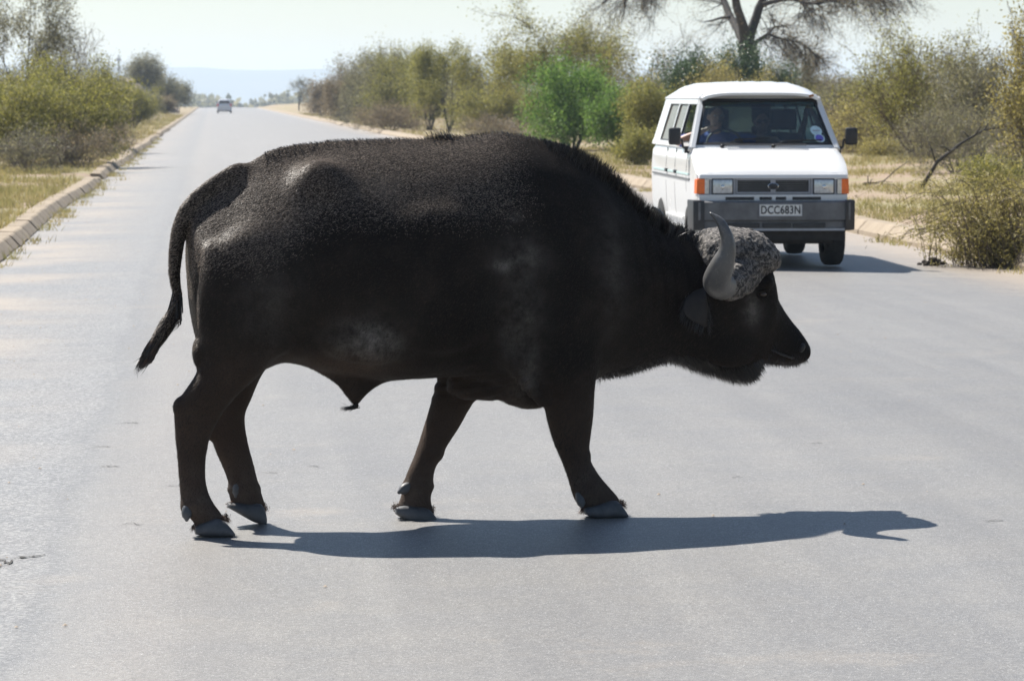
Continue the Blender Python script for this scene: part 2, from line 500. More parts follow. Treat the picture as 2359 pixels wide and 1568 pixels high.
def prisms(S, n):
    """S list of (p0,p1,r0,r1) -> V,F of open n-sided prisms"""
    if not S: return np.zeros((0, 3)), np.zeros((0, 4), int)
    p0 = np.array([s[0] for s in S], float); p1 = np.array([s[1] for s in S], float)
    r0 = np.array([s[2] for s in S])[:, None]; r1 = np.array([s[3] for s in S])[:, None]
    t = p1 - p0; t /= np.linalg.norm(t, axis=1, keepdims=True) + 1e-9
    ref = np.where(np.abs(t[:, 2:3]) > .9, np.array([[1., 0, 0]]), np.array([[0, 0, 1.]]))
    u = np.cross(t, ref); u /= np.linalg.norm(u, axis=1, keepdims=True) + 1e-9
    w = np.cross(t, u); V = np.zeros((len(S), 2 * n, 3))
    for j in range(n):
        a = 2 * math.pi * j / n; d = u * math.cos(a) + w * math.sin(a)
        V[:, j] = p0 + d * r0; V[:, n + j] = p1 + d * r1
    base = (np.arange(len(S)) * 2 * n)[:, None]
    F = [np.concatenate([base + j, base + (j+1) % n, base + n + (j+1) % n, base + n + j], 1) for j in range(n)]
    return V.reshape(-1, 3), np.concatenate(F, 0)
def leaves_mesh(rs, P, D, per, spread, size, aspect=.5, droop=0.0):
    n = len(P) * per
    idx = np.repeat(np.arange(len(P)), per)
    c = P[idx] + rs.normal(0, 1, (n, 3)) * spread - D[idx] * (rs.random((n, 1)) * spread * 2.0)
    d = rs.normal(0, 1, (n, 3)) + D[idx] * .6; d[:, 2] -= droop
    d /= np.linalg.norm(d, axis=1, keepdims=True)
    s = np.cross(d, rs.normal(0, 1, (n, 3))); s /= np.linalg.norm(s, axis=1, keepdims=True) + 1e-9
    L = size * rs.uniform(.55, 1.35, (n, 1)); W = L * aspect
    V = np.stack([c, c + d * L * .5 + s * W * .5, c + d * L, c + d * L * .45 - s * W * .5], 1).reshape(-1, 3)
    F = np.arange(n * 4).reshape(-1, 4)
    return V, F
class Grow:
    def __init__(s, seed): s.r = random.Random(seed); s.seg = []; s.tips = []
    def rv(s): return Vector((s.r.gauss(0, 1), s.r.gauss(0, 1), s.r.gauss(0, 1)))
    def branch(s, p, d, L, rad, lev, o):
        k = max(2, int(o['steps'][lev])); step = L / k; r0 = rad; p = p.copy(); d = d.copy()
        for i in range(k):
            d = (d + s.rv() * o['wob'] + Vector((0, 0, o['up'][lev])) * .25).normalized()
            q = p + d * step; r1 = max(rad * (1 - .75 * (i + 1) / k), .0025)
            s.seg.append((tuple(p), tuple(q), r0, r1, lev))
            p, r0 = q, r1
            if lev < o['levels'] - 1 and (i + 1) / k > o['bare'][lev]:
                for _ in range(o['kids'][lev]):
                    if s.r.random() < o.get('skip', .15): continue
                    side = d.cross(s.rv()).normalized()
                    a = R(s.r.uniform(*o['ang'])); nd = d * math.cos(a) + side * math.sin(a)
                    s.branch(p, nd, L * s.r.uniform(*o['ratio']), r1 * .75, lev + 1, o)
            if lev >= o['levels'] - 2 and i >= k // 2: s.tips.append((tuple(p), tuple(d)))
        return p
OPT = {
 'bush': dict(levels=4, stems=9, lean=.85, steps=(4, 3, 3, 2), kids=(2, 2, 2), bare=(.15, .1, .0), ang=(22, 55), ratio=(.45, .7), up=(.25, .2, .1, 0), wob=.16, trunk=.022),
 'shrub': dict(levels=4, stems=14, lean=1.1, steps=(3, 3, 3, 2), kids=(2, 2, 2), bare=(.1, .1, .0), ang=(25, 60), ratio=(.45, .65), up=(.15, .05, 0, 0), wob=.22, trunk=.012),
 'tree': dict(levels=5, stems=4, lean=.6, steps=(5, 4, 3, 3, 2), kids=(2, 2, 2, 2), bare=(.45, .3, .1, 0), ang=(25, 58), ratio=(.5, .72), up=(.3, .1, .05, 0, 0), wob=.15, trunk=.03, skip=.3),
 'stick': dict(levels=4, stems=3, lean=.5, steps=(5, 4, 3, 2), kids=(2, 2, 2), bare=(.25, .15, .0), ang=(25, 50), ratio=(.45, .65), up=(.35, .25, .15, .1), wob=.13, trunk=.02),
}
def stems(seed, o, hw):
    g = Grow(seed)
    for k in range(o['stems']):
        a = 2 * math.pi * (k + g.r.random() * .7) / o['stems']; le = o['lean'] * g.r.uniform(.35, 1.0)
        d = Vector((math.cos(a) * le, math.sin(a) * le, 1)).normalized()
        g.branch(Vector((math.cos(a), math.sin(a), 0)) * (.05 * hw if o['stems'] > 4 else 0), d, 1.0, o['trunk'], 0, o)
    return g
def plant_meshes(seed, form, h, hw, leaf, n_leaf, lsize, bark_m, spread=.10, hollow=0.0, aspect=.5, keep=1.0, pick=None):
    o = OPT[form]
    if pick:      # the seed whose crown fills its width best
        def fill(sd):
            rr = np.array([t[0] for t in stems(sd, o, hw).tips])[:, 0]; return np.std(rr) / np.percentile(np.abs(rr), 98) - .5 * abs(np.mean(rr)) / np.std(rr)
        seed = max(pick, key=fill)
    g = stems(seed, o, hw)

    P = np.array([s[1] for s in g.seg])
    rad = np.percentile(np.hypot(P[:, 0], P[:, 1]), 96); top = np.percentile(P[:, 2], 99.3)
    lo = 0.0
    S = np.array([hw / rad, hw / rad, h / top]); rs_ = (S[0] + S[2]) / 2
    segs = [(np.maximum(np.array(a) * S, (-1e9, -1e9, -.05)), np.maximum(np.array(b) * S, (-1e9, -1e9, .03)), r0 * rs_, r1 * rs_, lev) for a, b, r0, r1, lev in g.seg]
    thick = [s[:4] for s in segs if s[4] <= 1]; thin = [s[:4] for s in segs if s[4] > 1 and g.r.random() < keep]
    V, F = prisms(thick, 6); tm = mesh_np('trunk', V, F, bark_m); tm.shade_smooth()
    V, F = prisms(thin, 3); bmh = mesh_np('twigs', V, F, bark_m)
    lm = None
    if n_leaf > 0:
        rs = np.random.RandomState(seed)
        T = np.array([t[0] for t in g.tips]) * S; D = np.array([t[1] for t in g.tips])
        ok = T[:, 2] > .04 * h
        T, D = T[ok], D[ok]
        per = max(1, int(round(n_leaf / len(T))))
        if len(T) * per > n_leaf * 1.4:
            sel = rs.choice(len(T), n_leaf // per, replace=False); T, D = T[sel], D[sel]
        V, F = leaves_mesh(rs, T, D, per, spread, lsize, aspect)
        V[:, 2] = np.maximum(V[:, 2], .02)
        lm = mesh_np('crown', V, F, LEAF[leaf])
    return tm, bmh, lm
def plant(name, label, cat, x, Y, ytop, hwpx, form, leaf, n_leaf, lsize, bark_m='bark_grey', group=None, seed=None, **kw):
    Y *= 1.45; lsize *= 1.02; n_leaf = int(n_leaf * 2.1); hwpx *= 1.22; kw['spread'] = kw.get('spread', .10) * .95
    X = (x - CX) / FPX * Y
    z = gz(X, Y); h = at_Y(x, ytop, Y).z - z; hw = hwpx / FPX * Y
    tm, bmh, lm = plant_meshes(seed or (int(x) * 7 + int(Y)), form, h, hw, leaf, n_leaf, lsize, M[bark_m], **kw)
    root = empty(name, (X, Y, z - .02)); tag(root, label, cat, group)
    link('trunk', tm, None, root); link('branches', bmh, None, root)
    if lm: link('crown', lm, None, root)
    return root

# ---- left of the road
plant('olive_bush', 'dense yellow-green bush beside the left kerb, with grey scrub at its foot', 'bush', 165, 60, 132, 118, 'bush', 'olive', 15000, .060, seed=11, spread=.13)
plant('olive_bush', 'wide yellow-green bush partly outside the picture, left of the kerb below a tall grey tree', 'bush', 45, 57, 165, 125, 'bush', 'olive', 15000, .060, seed=12, spread=.13)
plant('olive_bush', 'olive bush at the roadside end of the yellow-green thicket left of the road', 'bush', 238, 76, 172, 62, 'bush', 'olive', 8000, .065, 'bark_brown', seed=13, spread=.14)
plant('thorn_scrub', 'grey leafless thorn scrub under the yellow-green bushes left of the road', 'scrub', 60, 52, 285, 95, 'shrub', 'grey', 1800, .05, seed=14)
plant('thorn_scrub', 'grey-brown twiggy scrub in front of the yellow-green bush at its right foot', 'scrub', 185, 56, 278, 85, 'shrub', 'brown', 2200, .05, seed=15)
plant('thorn_scrub', 'low grey thorn scrub at the end of the thicket beside the left verge grass', 'scrub', 262, 72, 258, 52, 'shrub', 'brown', 1600, .05, seed=16)
plant('grey_tree', 'tall grey-leaved tree rising behind the yellow-green bushes on the left', 'tree', 15, 76, -55, 165, 'tree', 'grey', 13000, .065, 'bark_dark', seed=17, spread=.16)
plant('bare_tree', 'slender leafless tree standing behind the yellow-green bush on the left', 'tree', 165, 84, 62, 82, 'stick', 'grey', 900, .05, seed=18)
plant('grey_bush', 'grey-green bush behind the thicket left of the road', 'bush', 232, 118, 148, 42, 'bush', 'grey', 6000, .09, seed=19, spread=.18)
plant('olive_bush', 'grey-olive rounded bush at the foot of the rocky rise left of the road', 'bush', 308, 128, 192, 54, 'bush', 'olive', 7000, .085, seed=20, spread=.18)
plant('grey_bush', 'small brownish bush between the verge grass and the rocky rise', 'bush', 268, 108, 205, 34, 'bush', 'brown', 3500, .08, seed=28, spread=.15)
plant('dark_tree', 'grey-green tree on top of the rocky rise left of the road', 'tree', 333, 232, 126, 40, 'bush', 'grey', 6000, .15, 'bark_dark', seed=21, spread=.30)
plant('dark_tree', 'dark bushy tree on the road side slope of the rocky rise', 'tree', 378, 240, 168, 38, 'bush', 'grey', 6000, .15, 'bark_dark', seed=22, spread=.30)
plant('dark_tree', 'small tree leaning out at the road end of the rocky rise', 'tree', 412, 258, 190, 24, 'tree', 'grey', 3500, .16, 'bark_dark', seed=23, spread=.30)
plant('olive_bush', 'olive bush on the verge between the thicket end and the rocky rise', 'bush', 288, 148, 206, 34, 'bush', 'olive', 5500, .09, seed=24, spread=.18)
plant('olive_bush', 'low grey-olive bush below the boulders of the rocky rise', 'bush', 335, 172, 214, 30, 'bush', 'grey', 5000, .10, seed=25, spread=.2)
plant('olive_bush', 'small brown bush at the roadside foot of the rocky rise', 'bush', 378, 205, 222, 24, 'shrub', 'brown', 4000, .11, seed=26, spread=.2)
# ---- right of the road, from far to near
plant('bare_tree', 'dark leafless tree against the blue hills at the far end of the right verge', 'tree', 690, 300, 178, 36, 'tree', 'grey', 600, .14, 'bark_dark', seed=31)
plant('grey_bush', 'brown-grey bush on the right verge beside the far leafless tree', 'bush', 742, 215, 188, 34, 'bush', 'brown', 5000, .14, 'bark_brown', seed=32, spread=.25)
plant('grey_bush', 'low brown scrub where the right verge meets the far bushes', 'scrub', 790, 165, 200, 38, 'bush', 'brown', 4500, .11, 'bark_brown', seed=33, spread=.22)
plant('olive_tree', 'grey-olive tree at the road end of the tree row right of the road', 'tree', 850, 138, 122, 74, 'bush', 'grey', 11000, .085, seed=34, spread=.20)
plant('olive_tree', 'grey-olive tree in the middle of the row above the buffalo\'s back', 'tree', 935, 126, 108, 86, 'bush', 'olive', 12000, .082, seed=35, spread=.20)
plant('olive_tree', 'grey-olive tree with a dark upright trunk above the buffalo\'s hump', 'tree', 1035, 114, 100, 74, 'tree', 'olive', 11000, .078, 'bark_dark', seed=36, spread=.20)
plant('olive_tree', 'brown-grey rounded tree at the far end of the row, next to the low brown scrub', 'tree', 800, 152, 150, 46, 'bush', 'brown', 8000, .09, seed=134, spread=.20)
plant('olive_tree', 'greyish tree set back between the two grey-olive trees of the row', 'tree', 893, 134, 120, 64, 'bush', 'grey', 10000, .085, 'bark_dark', seed=135, spread=.20)
plant('olive_tree', 'pale olive tree close beside the dark upright trunk', 'tree', 990, 121, 122, 60, 'bush', 'olive', 9500, .08, 'bark_dark', seed=136, spread=.18)
plant('olive_tree', 'small grey tree between the dark upright trunk and the yellowish low bush', 'tree', 1083, 118, 140, 46, 'bush', 'grey', 7000, .08, 'bark_dark', seed=137, spread=.18)
plant('thorn_scrub', 'brownish scrub below the grey-olive row on the right verge', 'scrub', 900, 118, 232, 80, 'shrub', 'brown', 4000, .07, 'bark_brown', seed=37)
plant('yellow_bush', 'yellowish low bush between the dark upright trunk and the bright green bush', 'bush', 1140, 104, 196, 86, 'bush', 'olive', 9000, .075, 'bark_brown', seed=38, spread=.16)
plant('thorn_scrub', 'pale brown twiggy scrub in front of the yellowish low bush', 'scrub', 1150, 92, 262, 80, 'shrub', 'brown', 3000, .06, 'bark_grey', seed=39)
plant('open_tree', 'tall open-crowned olive tree standing behind the bright green bush', 'tree', 1290, 98, 22, 172, 'tree', 'olive', 19000, .08, 'bark_brown', pick=(140, 241, 342, 443, 544, 645, 746, 847), spread=.20)
plant('green_bush', 'bright green leafy bush behind the buffalo\'s shoulder', 'bush', 1320, 74, 138, 98, 'bush', 'green', 15000, .075, 'bark_dark', seed=41, spread=.16)
plant('green_bush', 'lower green bush between the bright green bush and the white van', 'bush', 1435, 70, 200, 66, 'bush', 'green', 10000, .065, 'bark_brown', seed=42, spread=.15)
plant('olive_bush', 'olive bush rising beside the rear of the white van', 'bush', 1500, 66, 185, 62, 'bush', 'olive', 9000, .062, 'bark_brown', seed=43, spread=.14)
plant('olive_bush', 'knee-high olive shrub on the verge beside the van\'s driver side', 'bush', 1470, 58, 292, 44, 'shrub', 'olive', 5000, .05, seed=44)
plant('dark_bush', 'dark green bush behind the van\'s roof beside the acacia trunk', 'bush', 1600, 84, 122, 74, 'bush', 'dark', 12000, .085, 'bark_dark', seed=45, spread=.18)
plant('dark_bush', 'dark green bush wrapped round the acacia trunk', 'bush', 1705, 86, 100, 56, 'bush', 'dark', 9000, .085, 'bark_dark', seed=46, spread=.18)
plant('dark_bush', 'small dark green bush on the far side of the acacia trunk', 'bush', 1790, 90, 148, 40, 'bush', 'dark', 6000, .08, 'bark_dark', seed=47, spread=.16)
plant('yellow_bush', 'golden-yellow bush just above the van\'s roof', 'bush', 1695, 76, 140, 84, 'bush', 'yellow', 9500, .06, 'bark_brown', seed=48, spread=.13)
plant('bare_tree', 'pale leafless tree between the open-crowned tree and the acacia', 'tree', 1545, 118, 62, 78, 'stick', 'grey', 800, .06, seed=49)
plant('grey_tree', 'fine grey twiggy tree beside the acacia trunk, above the van roof corner', 'tree', 1845, 98, 92, 62, 'stick', 'grey', 5500, .06, seed=50, spread=.15)
plant('olive_bush', 'grey-olive bush behind the van\'s wing mirror on the passenger side', 'bush', 1935, 82, 188, 66, 'bush', 'grey', 8000, .065, 'bark_brown', seed=51, spread=.15)
plant('yellow_bush', 'yellow-olive bush beside the sandy patch right of the van', 'bush', 2010, 62, 208, 74, 'bush', 'yellow', 8000, .05, 'bark_brown', seed=52, spread=.11)
plant('tall_bush', 'tall twiggy many-stemmed bush right of the van, reaching up to the sky', 'bush', 2120, 57, 58, 165, 'bush', 'olive', 9000, .055, 'bark_brown', seed=53, spread=.12)
plant('tall_bush', 'grey-green tall bush between the many-stemmed bush and the bright leafy tree', 'bush', 2255, 52, 118, 105, 'bush', 'grey', 8000, .055, 'bark_grey', seed=54, spread=.12)
plant('yellow_bush', 'low yellowish shrub over burnt-looking ground right of the van', 'bush', 2040, 59, 318, 66, 'shrub', 'yellow', 3500, .045, 'bark_dark', seed=55)
plant('thorn_scrub', 'dense grey thorn scrub in front of the tall bushes right of the van', 'scrub', 2200, 48, 238, 115, 'shrub', 'grey', 5000, .04, 'bark_grey', seed=56)
plant('thorn_scrub', 'grey thorn scrub under the bright leafy tree at the verge', 'scrub', 2340, 45, 205, 95, 'shrub', 'grey', 4500, .04, 'bark_grey', seed=57)
plant('thorn_bush', 'low dark thorn bush of fallen branches behind the arching green shrub', 'bush', 2290, 41, 362, 78, 'shrub', 'olive', 3500, .04, 'bark_dark', seed=58)
plant('leafy_tree', 'bright yellow-green leafy tree reaching in over the thorn scrub', 'tree', 2405, 40, 5, 118, 'bush', 'yellow', 8000, .065, 'bark_brown', seed=59, spread=.10, aspect=.4)

# ---- the spreading acacia behind the van
def acacia():
    Y = 133.0; root = empty('acacia_tree', ((1738 - CX) / FPX * Y, Y, gz((1738 - CX) / FPX * Y, Y) - .02))
    tag(root, 'large spreading acacia with forked dark trunk behind the white van', 'tree')
    o0 = Vector(root.location); q = lambda x, y, dy=0.0: at_Y(x, y, Y + dy) - o0
    k = Y / FPX
    limbs = [([(1738, 345), (1732, 220), (1726, 130), (1718, 96)], [30, 25, 22, 21], 0),
             ([(1716, 100), (1700, 70), (1685, 42), (1668, 5), (1640, -60), (1590, -130)], [13, 10, 9, 8, 6, 3], .8),
             ([(1718, 96), (1712, 60), (1700, 25), (1692, -10), (1700, -90), (1690, -170)], [14, 11, 10, 9, 7, 3], -.6),
             ([(1722, 100), (1735, 60), (1748, 20), (1760, -5), (1800, -70), (1850, -150)], [15, 11, 10, 9, 6, 3], 0),
             ([(1752, 12), (1785, 3), (1825, -4), (1860, 8), (1890, 8), (1915, -2), (1960, -20)], [7, 5, 5, 4, 3, 3, 1.5], -.5),
             ([(1728, 112), (1745, 95), (1768, 80), (1785, 62), (1800, 60)], [8, 5, 4, 3, 2], .4),
             ([(1683, 40), (1660, 42), (1642, 48), (1622, 50)], [5, 3, 2.2, 1.2], 0),
             ([(1640, -50), (1560, -45), (1490, -30), (1420, -20)], [5, 4, 3, 1], .5),
             ([(1860, 8), (1930, 0), (2000, -12), (2060, -15)], [4, 3, 2, 1], .6),
             ([(1768, 80), (1800, 90), (1850, 100), (1880, 130)], [3, 2.4, 1.6, 1], 0)]
    mb = MB(); tips = []
    for pts, w, dy in limbs:
        n = len(pts); P = [q(x, y, dy * i) for i, (x, y) in enumerate(pts)]
        fine = []; rr = []
        for i in range(n - 1):
            for s in range(4):
                fine.append(P[i].lerp(P[i+1], s / 4)); rr.append((w[i] + (w[i+1] - w[i]) * s / 4) * k)
        fine.append(P[-1]); rr.append(w[-1] * k)
        fine = [p + mnoise.noise_vector(p * 2.0) * .03 for p in fine]
        mb.tube(fine, rr, 9)
        tips.append(fine)
    t = mb.build('trunk', M['bark_dark'], root, smooth=True)
    g = Grow(77)
    o = dict(levels=3, steps=(4, 3, 2), kids=(2, 2), bare=(.1, 0), ang=(20, 50), ratio=(.42, .62), up=(-.15, -.25, -.3), wob=.17, skip=.1)
    spots = []
    for li, dens, L in ((1, 9, 1.7), (2, 7, 1.7), (3, 9, 1.7), (4, 46, 1.35), (5, 18, 1.05), (7, 46, 1.3), (8, 48, 1.2), (9, 26, .9)):
        f = tips[li]
        for _ in range(dens):
            i = g.r.randrange(len(f) // 3, len(f)); spots.append((f[i], L, f[i] - f[i-1]))
    for p, L, dv in spots:
        d = (dv.normalized() * .8 + g.rv() * .55 + Vector((0, 0, -.15))).normalized()
        g.branch(p, d, L * g.r.uniform(.6, 1.2), .024, 0, o)
    V, F = prisms([s[:4] for s in g.seg], 3); link('branches', mesh_np('twigs', V, F, M['bark_dark']), None, root)
    rs = np.random.RandomState(5); T = np.array([x[0] for x in g.tips]); D = np.array([x[1] for x in g.tips])
    V, F = leaves_mesh(rs, T, D, max(1, 30000 // len(T)), .12, .07, .35, .3)
    link('crown', mesh_np('crown', V, F, LEAF['brown']), None, root)
acacia()

# ---- the arching green shrub at the right-hand kerb
def arching_shrub():
    b = ground_pt(2318, 588); root = empty('arching_shrub', b); tag(root, 'arching yellow-green shrub spilling over the right-hand kerb', 'shrub')
    rg = random.Random(3); S = []; tips = []
    for k in range(440):
        a = rg.uniform(0, 2 * math.pi); r = abs(rg.gauss(0, .42)); p = Vector((math.cos(a) * r, math.sin(a) * r * .8, 0))
        hh = rg.choice((rg.uniform(.12, .5), rg.uniform(.4, 1.05))); out = rg.uniform(.15, 1.1) * (.5 if hh < .4 else 1); az = rg.uniform(0, 2 * math.pi) if rg.random() < .6 else rg.uniform(2.4, 3.9)
        prev = p; n = 9; w = rg.uniform(.003, .006)
        for i in range(1, n + 1):
            u = i / n; z = hh * (math.sin(min(u * 1.35, 1.0) * math.pi / 2) - .75 * max(u - .45, 0) ** 1.3 * out)
            q = p + Vector((math.cos(az) * out * u ** 1.3, math.sin(az) * out * u ** 1.3 * .8, max(z, .02))) + Vector((rg.gauss(0, .012), rg.gauss(0, .012), 0))
            S.append((tuple(prev), tuple(q), w * (1 - .7 * (i-1)/n), w * (1 - .7 * i/n)))
            if i > 0: tips.append((tuple(q), tuple((q - prev).normalized())))
            prev = q
    V, F = prisms(S, 3); link('stems', mesh_np('stems', V, F, M['bark_brown']), None, root)
    rs = np.random.RandomState(8); T = np.array([x[0] for x in tips]); D = np.array([x[1] for x in tips])
    V, F = leaves_mesh(rs, T, D, 6, .03, .042, .24); V[:, 2] = np.maximum(V[:, 2], .01)
    link('leaves', mesh_np('leaves', V, F, LEAF['yellow']), None, root)
arching_shrub()

# ---- scrub further back on both sides: copies of four bushes
rg = random.Random(21)
protos = []
for i, (form, leaf, n) in enumerate((('bush', 'grey', 5000), ('bush', 'olive', 5000), ('tree', 'grey', 5000), ('bush', 'brown', 4500))):
    protos.append(plant_meshes(900 + i, form, 3.4, 2.3, leaf, n, .13, M['bark_brown'], spread=.24))
def back_bush(l, m, s, i, side):
    x, y = road_xy(l, m); root = empty('scrub_tree', (x, y, gz(x, y) - .03), rg.uniform(0, 6.28)); root.scale = (s, s, s * rg.uniform(.85, 1.15))
    tag(root, 'bushy scrub tree in the far bushveld %s of the road behind the roadside trees' % side, 'tree', 'far bushveld %s of the road' % side)
    tm, bmh, lm = protos[i]
    link('trunk', tm, None, root); link('branches', bmh, None, root); link('crown', lm, None, root)
for k in range(70):
    m = rg.uniform(150, 560); l = rg.uniform(15, 24 + m * .24)
    back_bush(l, m, rg.uniform(.7, 1.15), k % 4, 'right')
for k in range(12):
    m = rg.uniform(130, 250); l = -rg.uniform(9, 14 + m * .05)
    back_bush(l, m, rg.uniform(.6, .95), k % 4, 'left')
for k in range(14):
    m = rg.uniform(420, 620); l = rg.uniform(12, 40); back_bush(l, m, rg.uniform(.8, 1.4), k % 4, 'right')
for k in range(8):
    m = rg.uniform(420, 560); l = -rg.uniform(6, 26); back_bush(l, m, rg.uniform(.6, .9), k % 4, 'left')

# ---- undergrowth at the foot of the roadside trees: copies of three shrubs
under = [plant_meshes(950 + i, 'shrub', 1.25, 1.25, lf, 3800, .055, M[bk], spread=.09) for i, (lf, bk) in enumerate((('brown', 'bark_grey'), ('olive', 'bark_brown'), ('grey', 'bark_grey'), ('yellow', 'bark_brown')))]
def low_shrub(l, m, s, i, side):
    x, y = road_xy(l, m); root = empty('low_shrub', (x, y, gz(x, y) - .02), rg.uniform(0, 6.28)); root.scale = (s * 1.1, s * 1.1, s * rg.uniform(.75, 1.25))
    kindw = ('brown twiggy', 'olive', 'grey twiggy', 'yellowish')[i]
    tag(root, '%s knee-high shrub in the undergrowth %s of the road' % (kindw, side), 'shrub', '%s undergrowth shrubs %s of the road' % (kindw, side))
    tm, bmh, lm = under[i]; link('trunk', tm, None, root); link('branches', bmh, None, root); link('crown', lm, None, root)
for k in range(64):
    m = 84 + 230 * rg.random() ** 1.3; low_shrub(13.2 + m * .012 + abs(rg.gauss(0, 4.5)), m, rg.uniform(.65, 1.25), rg.choice((0, 0, 1, 2, 2, 3)), 'right')
for k in range(26):
    m = rg.uniform(76, 210); low_shrub(-6.6 - abs(rg.gauss(0, 2.2)) - (m < 120) * .8, m, rg.uniform(.55, 1.0), rg.choice((0, 0, 1, 2)), 'left')

# ---- wood beyond the crest, one mass
def woodland():
    rs = np.random.RandomState(3); P = []; rr = []
    for k in range(150):
        m = rs.uniform(1250, 1700); l = rs.uniform(-70, 190) if k < 90 else rs.uniform(-300, 800); x, y = road_xy(l, m)
        h = rs.uniform(7, 11.5) * (1.2 if rs.rand() < .15 else .9); w = h * rs.uniform(.5, .9); z = gz_lm(l, m); n = 130
        d = rs.normal(0, 1, (n, 3)); d /= np.linalg.norm(d, axis=1, keepdims=True)
        P.append(np.array([x, y, z + h * .55]) + d * np.array([w, w, h * .5]) * rs.uniform(.5, 1, (n, 1)))
    P = np.concatenate(P); V, F = leaves_mesh(rs, P, np.zeros_like(P), 1, .3, 2.6, .8)
    o = link('distant_woodland', mesh_np('distant_woodland', V, F, LEAF['grey']))
    tag(o, 'hazy belt of distant trees below the blue hills beyond the road crest', 'woodland', kind='stuff')
woodland()

# ---- grass, stones, fallen wood
def mat_grass():
    t = NT('dry_grass'); g = t.node('ShaderNodeNewGeometry')
    c = t.ramp(g.outputs['Random Per Island'], [(0.0, (.26, .215, .075)), (.35, (.42, .34, .15)), (.75, (.52, .43, .22)), (1.0, (.22, .235, .06))])
    n = t.noise(.35, 3, .6, t.coord('Object'))
    c = t.mix(t.ramp(n, [(.45, 0.0), (.65, .7)]), c, (.27, .26, .085))
    t.col(c).rough(.8)
    tr = t.node('ShaderNodeBsdfTranslucent'); t.L(c, tr.inputs[0]); mx = t.node('ShaderNodeMixShader'); mx.inputs[0].default_value = .35
    t.L(t.b.outputs[0], mx.inputs[1]); t.L(tr.outputs[0], mx.inputs[2]); t.L(mx.outputs[0], t.o.inputs[0]); return t.m
M['grass'] = mat_grass()
def grass(name, label, lo, hi, spots, hrange):
    rs = np.random.RandomState(len(name) + 3); V = []
    pts = []
    for (m0, m1, n) in spots:
        l = rs.uniform(lo, hi, n); m = rs.uniform(m0, m1, n)
        for a, b in zip(l, m):
            d = mnoise.noise((a * .5, b * .3, 8.0)) + .35 * mnoise.noise((a * 2, b * 1.5, 1.0))
            if d > -.22 + .25 * rs.rand(): pts.append((a, b, gz_lm(a, b), d))
    P = np.array(pts); n = len(P); per = 5
    c = np.repeat(P[:, :3], per, 0); dd = np.repeat(P[:, 3], per); k = len(c)
    c[:, :2] += rs.normal(0, .05, (k, 2))
    h = rs.uniform(*hrange, k) * (1 + .9 * np.clip(dd, 0, 1)); az = rs.uniform(0, 2*np.pi, k); lean = rs.uniform(.1, .9, k) * h
    w = rs.uniform(.004, .009, k) * (1 + c[:, 1] / 120)
    fz = rs.uniform(0, np.pi, k); s = np.stack([np.cos(fz), np.sin(fz), np.zeros(k)], 1) * w[:, None]
    c[:, 2] -= .02
    tip = c + np.stack([np.cos(az) * lean, np.sin(az) * lean, h], 1)
    V = np.stack([c - s, c + s, tip], 1).reshape(-1, 3)
    o = link(name, mesh_np(name, V, np.arange(len(V)).reshape(-1, 3), M['grass'])); o.rotation_euler = (0, 0, TH)
    tag(o, label, 'grass', kind='stuff')
grass('verge_grass', 'short dry grass on the verge left of the left-hand kerb', -9.5, -2.62, [(30, 60, 9000), (60, 110, 11000), (110, 320, 9000)], (.05, .16))
grass('verge_grass', 'short dry grass on the verge behind the right-hand kerb and the van', 8.55, 19, [(30, 60, 11000), (60, 110, 12000), (110, 360, 9000)], (.04, .13))
# tufts in the gutters
rs = np.random.RandomState(2); pp = []
for _ in range(110):
    m = rs.uniform(26, 150); l = L_EDGE + abs(rs.normal(0, .10)); pp.append((l, m))
for _ in range(60):
    m = rs.uniform(30, 120); l = R_EDGE - abs(rs.normal(0, .12)); pp.append((l, m))
V = []
for l, m in pp:
    for _ in range(26):
        a = rs.uniform(0, 6.28); h = rs.uniform(.03, .11); x0 = l + rs.normal(0, .08); y0 = m + rs.normal(0, .16); z0 = camber(l)
        V += [(x0 - .005, y0, z0), (x0 + .005, y0, z0), (x0 + math.cos(a) * h * .7, y0 + math.sin(a) * h * .7, z0 + h)]
o = link('gutter_grass', mesh_np('gutter_grass', np.array(V), np.arange(len(V)).reshape(-1, 3), M['grass'])); o.rotation_euler = (0, 0, TH)
tag(o, 'small dry grass tufts growing in the gutters along both kerbs', 'grass', kind='stuff')
# loose grit on the road
def gravel():
    rs = np.random.RandomState(6); mb = MB()
    n = 700; V = []; F = []
    for k in range(n):
        m = rs.uniform(9.5, 60); l = L_EDGE + .1 + abs(rs.normal(0, 1.1)) if k % 3 else rs.uniform(-2, 8)
        if l > 7.9: continue
        r = rs.uniform(.003, .010); z = camber(l) + r * .4; b = len(V)
        V += [(l + r, m, z), (l - r, m, z), (l, m + r, z), (l, m - r, z), (l, m, z + r * .8), (l, m, z - r)]
        F += [(b, b+2, b+4), (b+2, b+1, b+4), (b+1, b+3, b+4), (b+3, b, b+4)]
    o = link('road_grit', mesh_np('road_grit', np.array(V), np.array(F), simple('grit', (.30, .25, .2), .9, vary=.6, scale=90))); o.rotation_euler = (0, 0, TH)
    tag(o, 'loose grit and small pebbles scattered over the asphalt', 'gravel', kind='stuff')
gravel()
def rock_mesh(seed, r):
    bm = bmesh.new(); bmesh.ops.create_icosphere(bm, subdivisions=3, radius=1)
    for v in bm.verts:
        n = mnoise.noise(v.co * 1.3 + Vector((seed, 0, 0))) * .5 + mnoise.noise(v.co * 3.2 + Vector((0, seed, 0))) * .2
        v.co = Vector((v.co.x * r[0], v.co.y * r[1], v.co.z * r[2])) * (1 + n)
    me = bpy.data.meshes.new('rock'); bm.to_mesh(me); bm.free(); return me
M['rock'] = simple('rock', (.33, .27, .22), .9, vary=.4, scale=3, bump=.6)
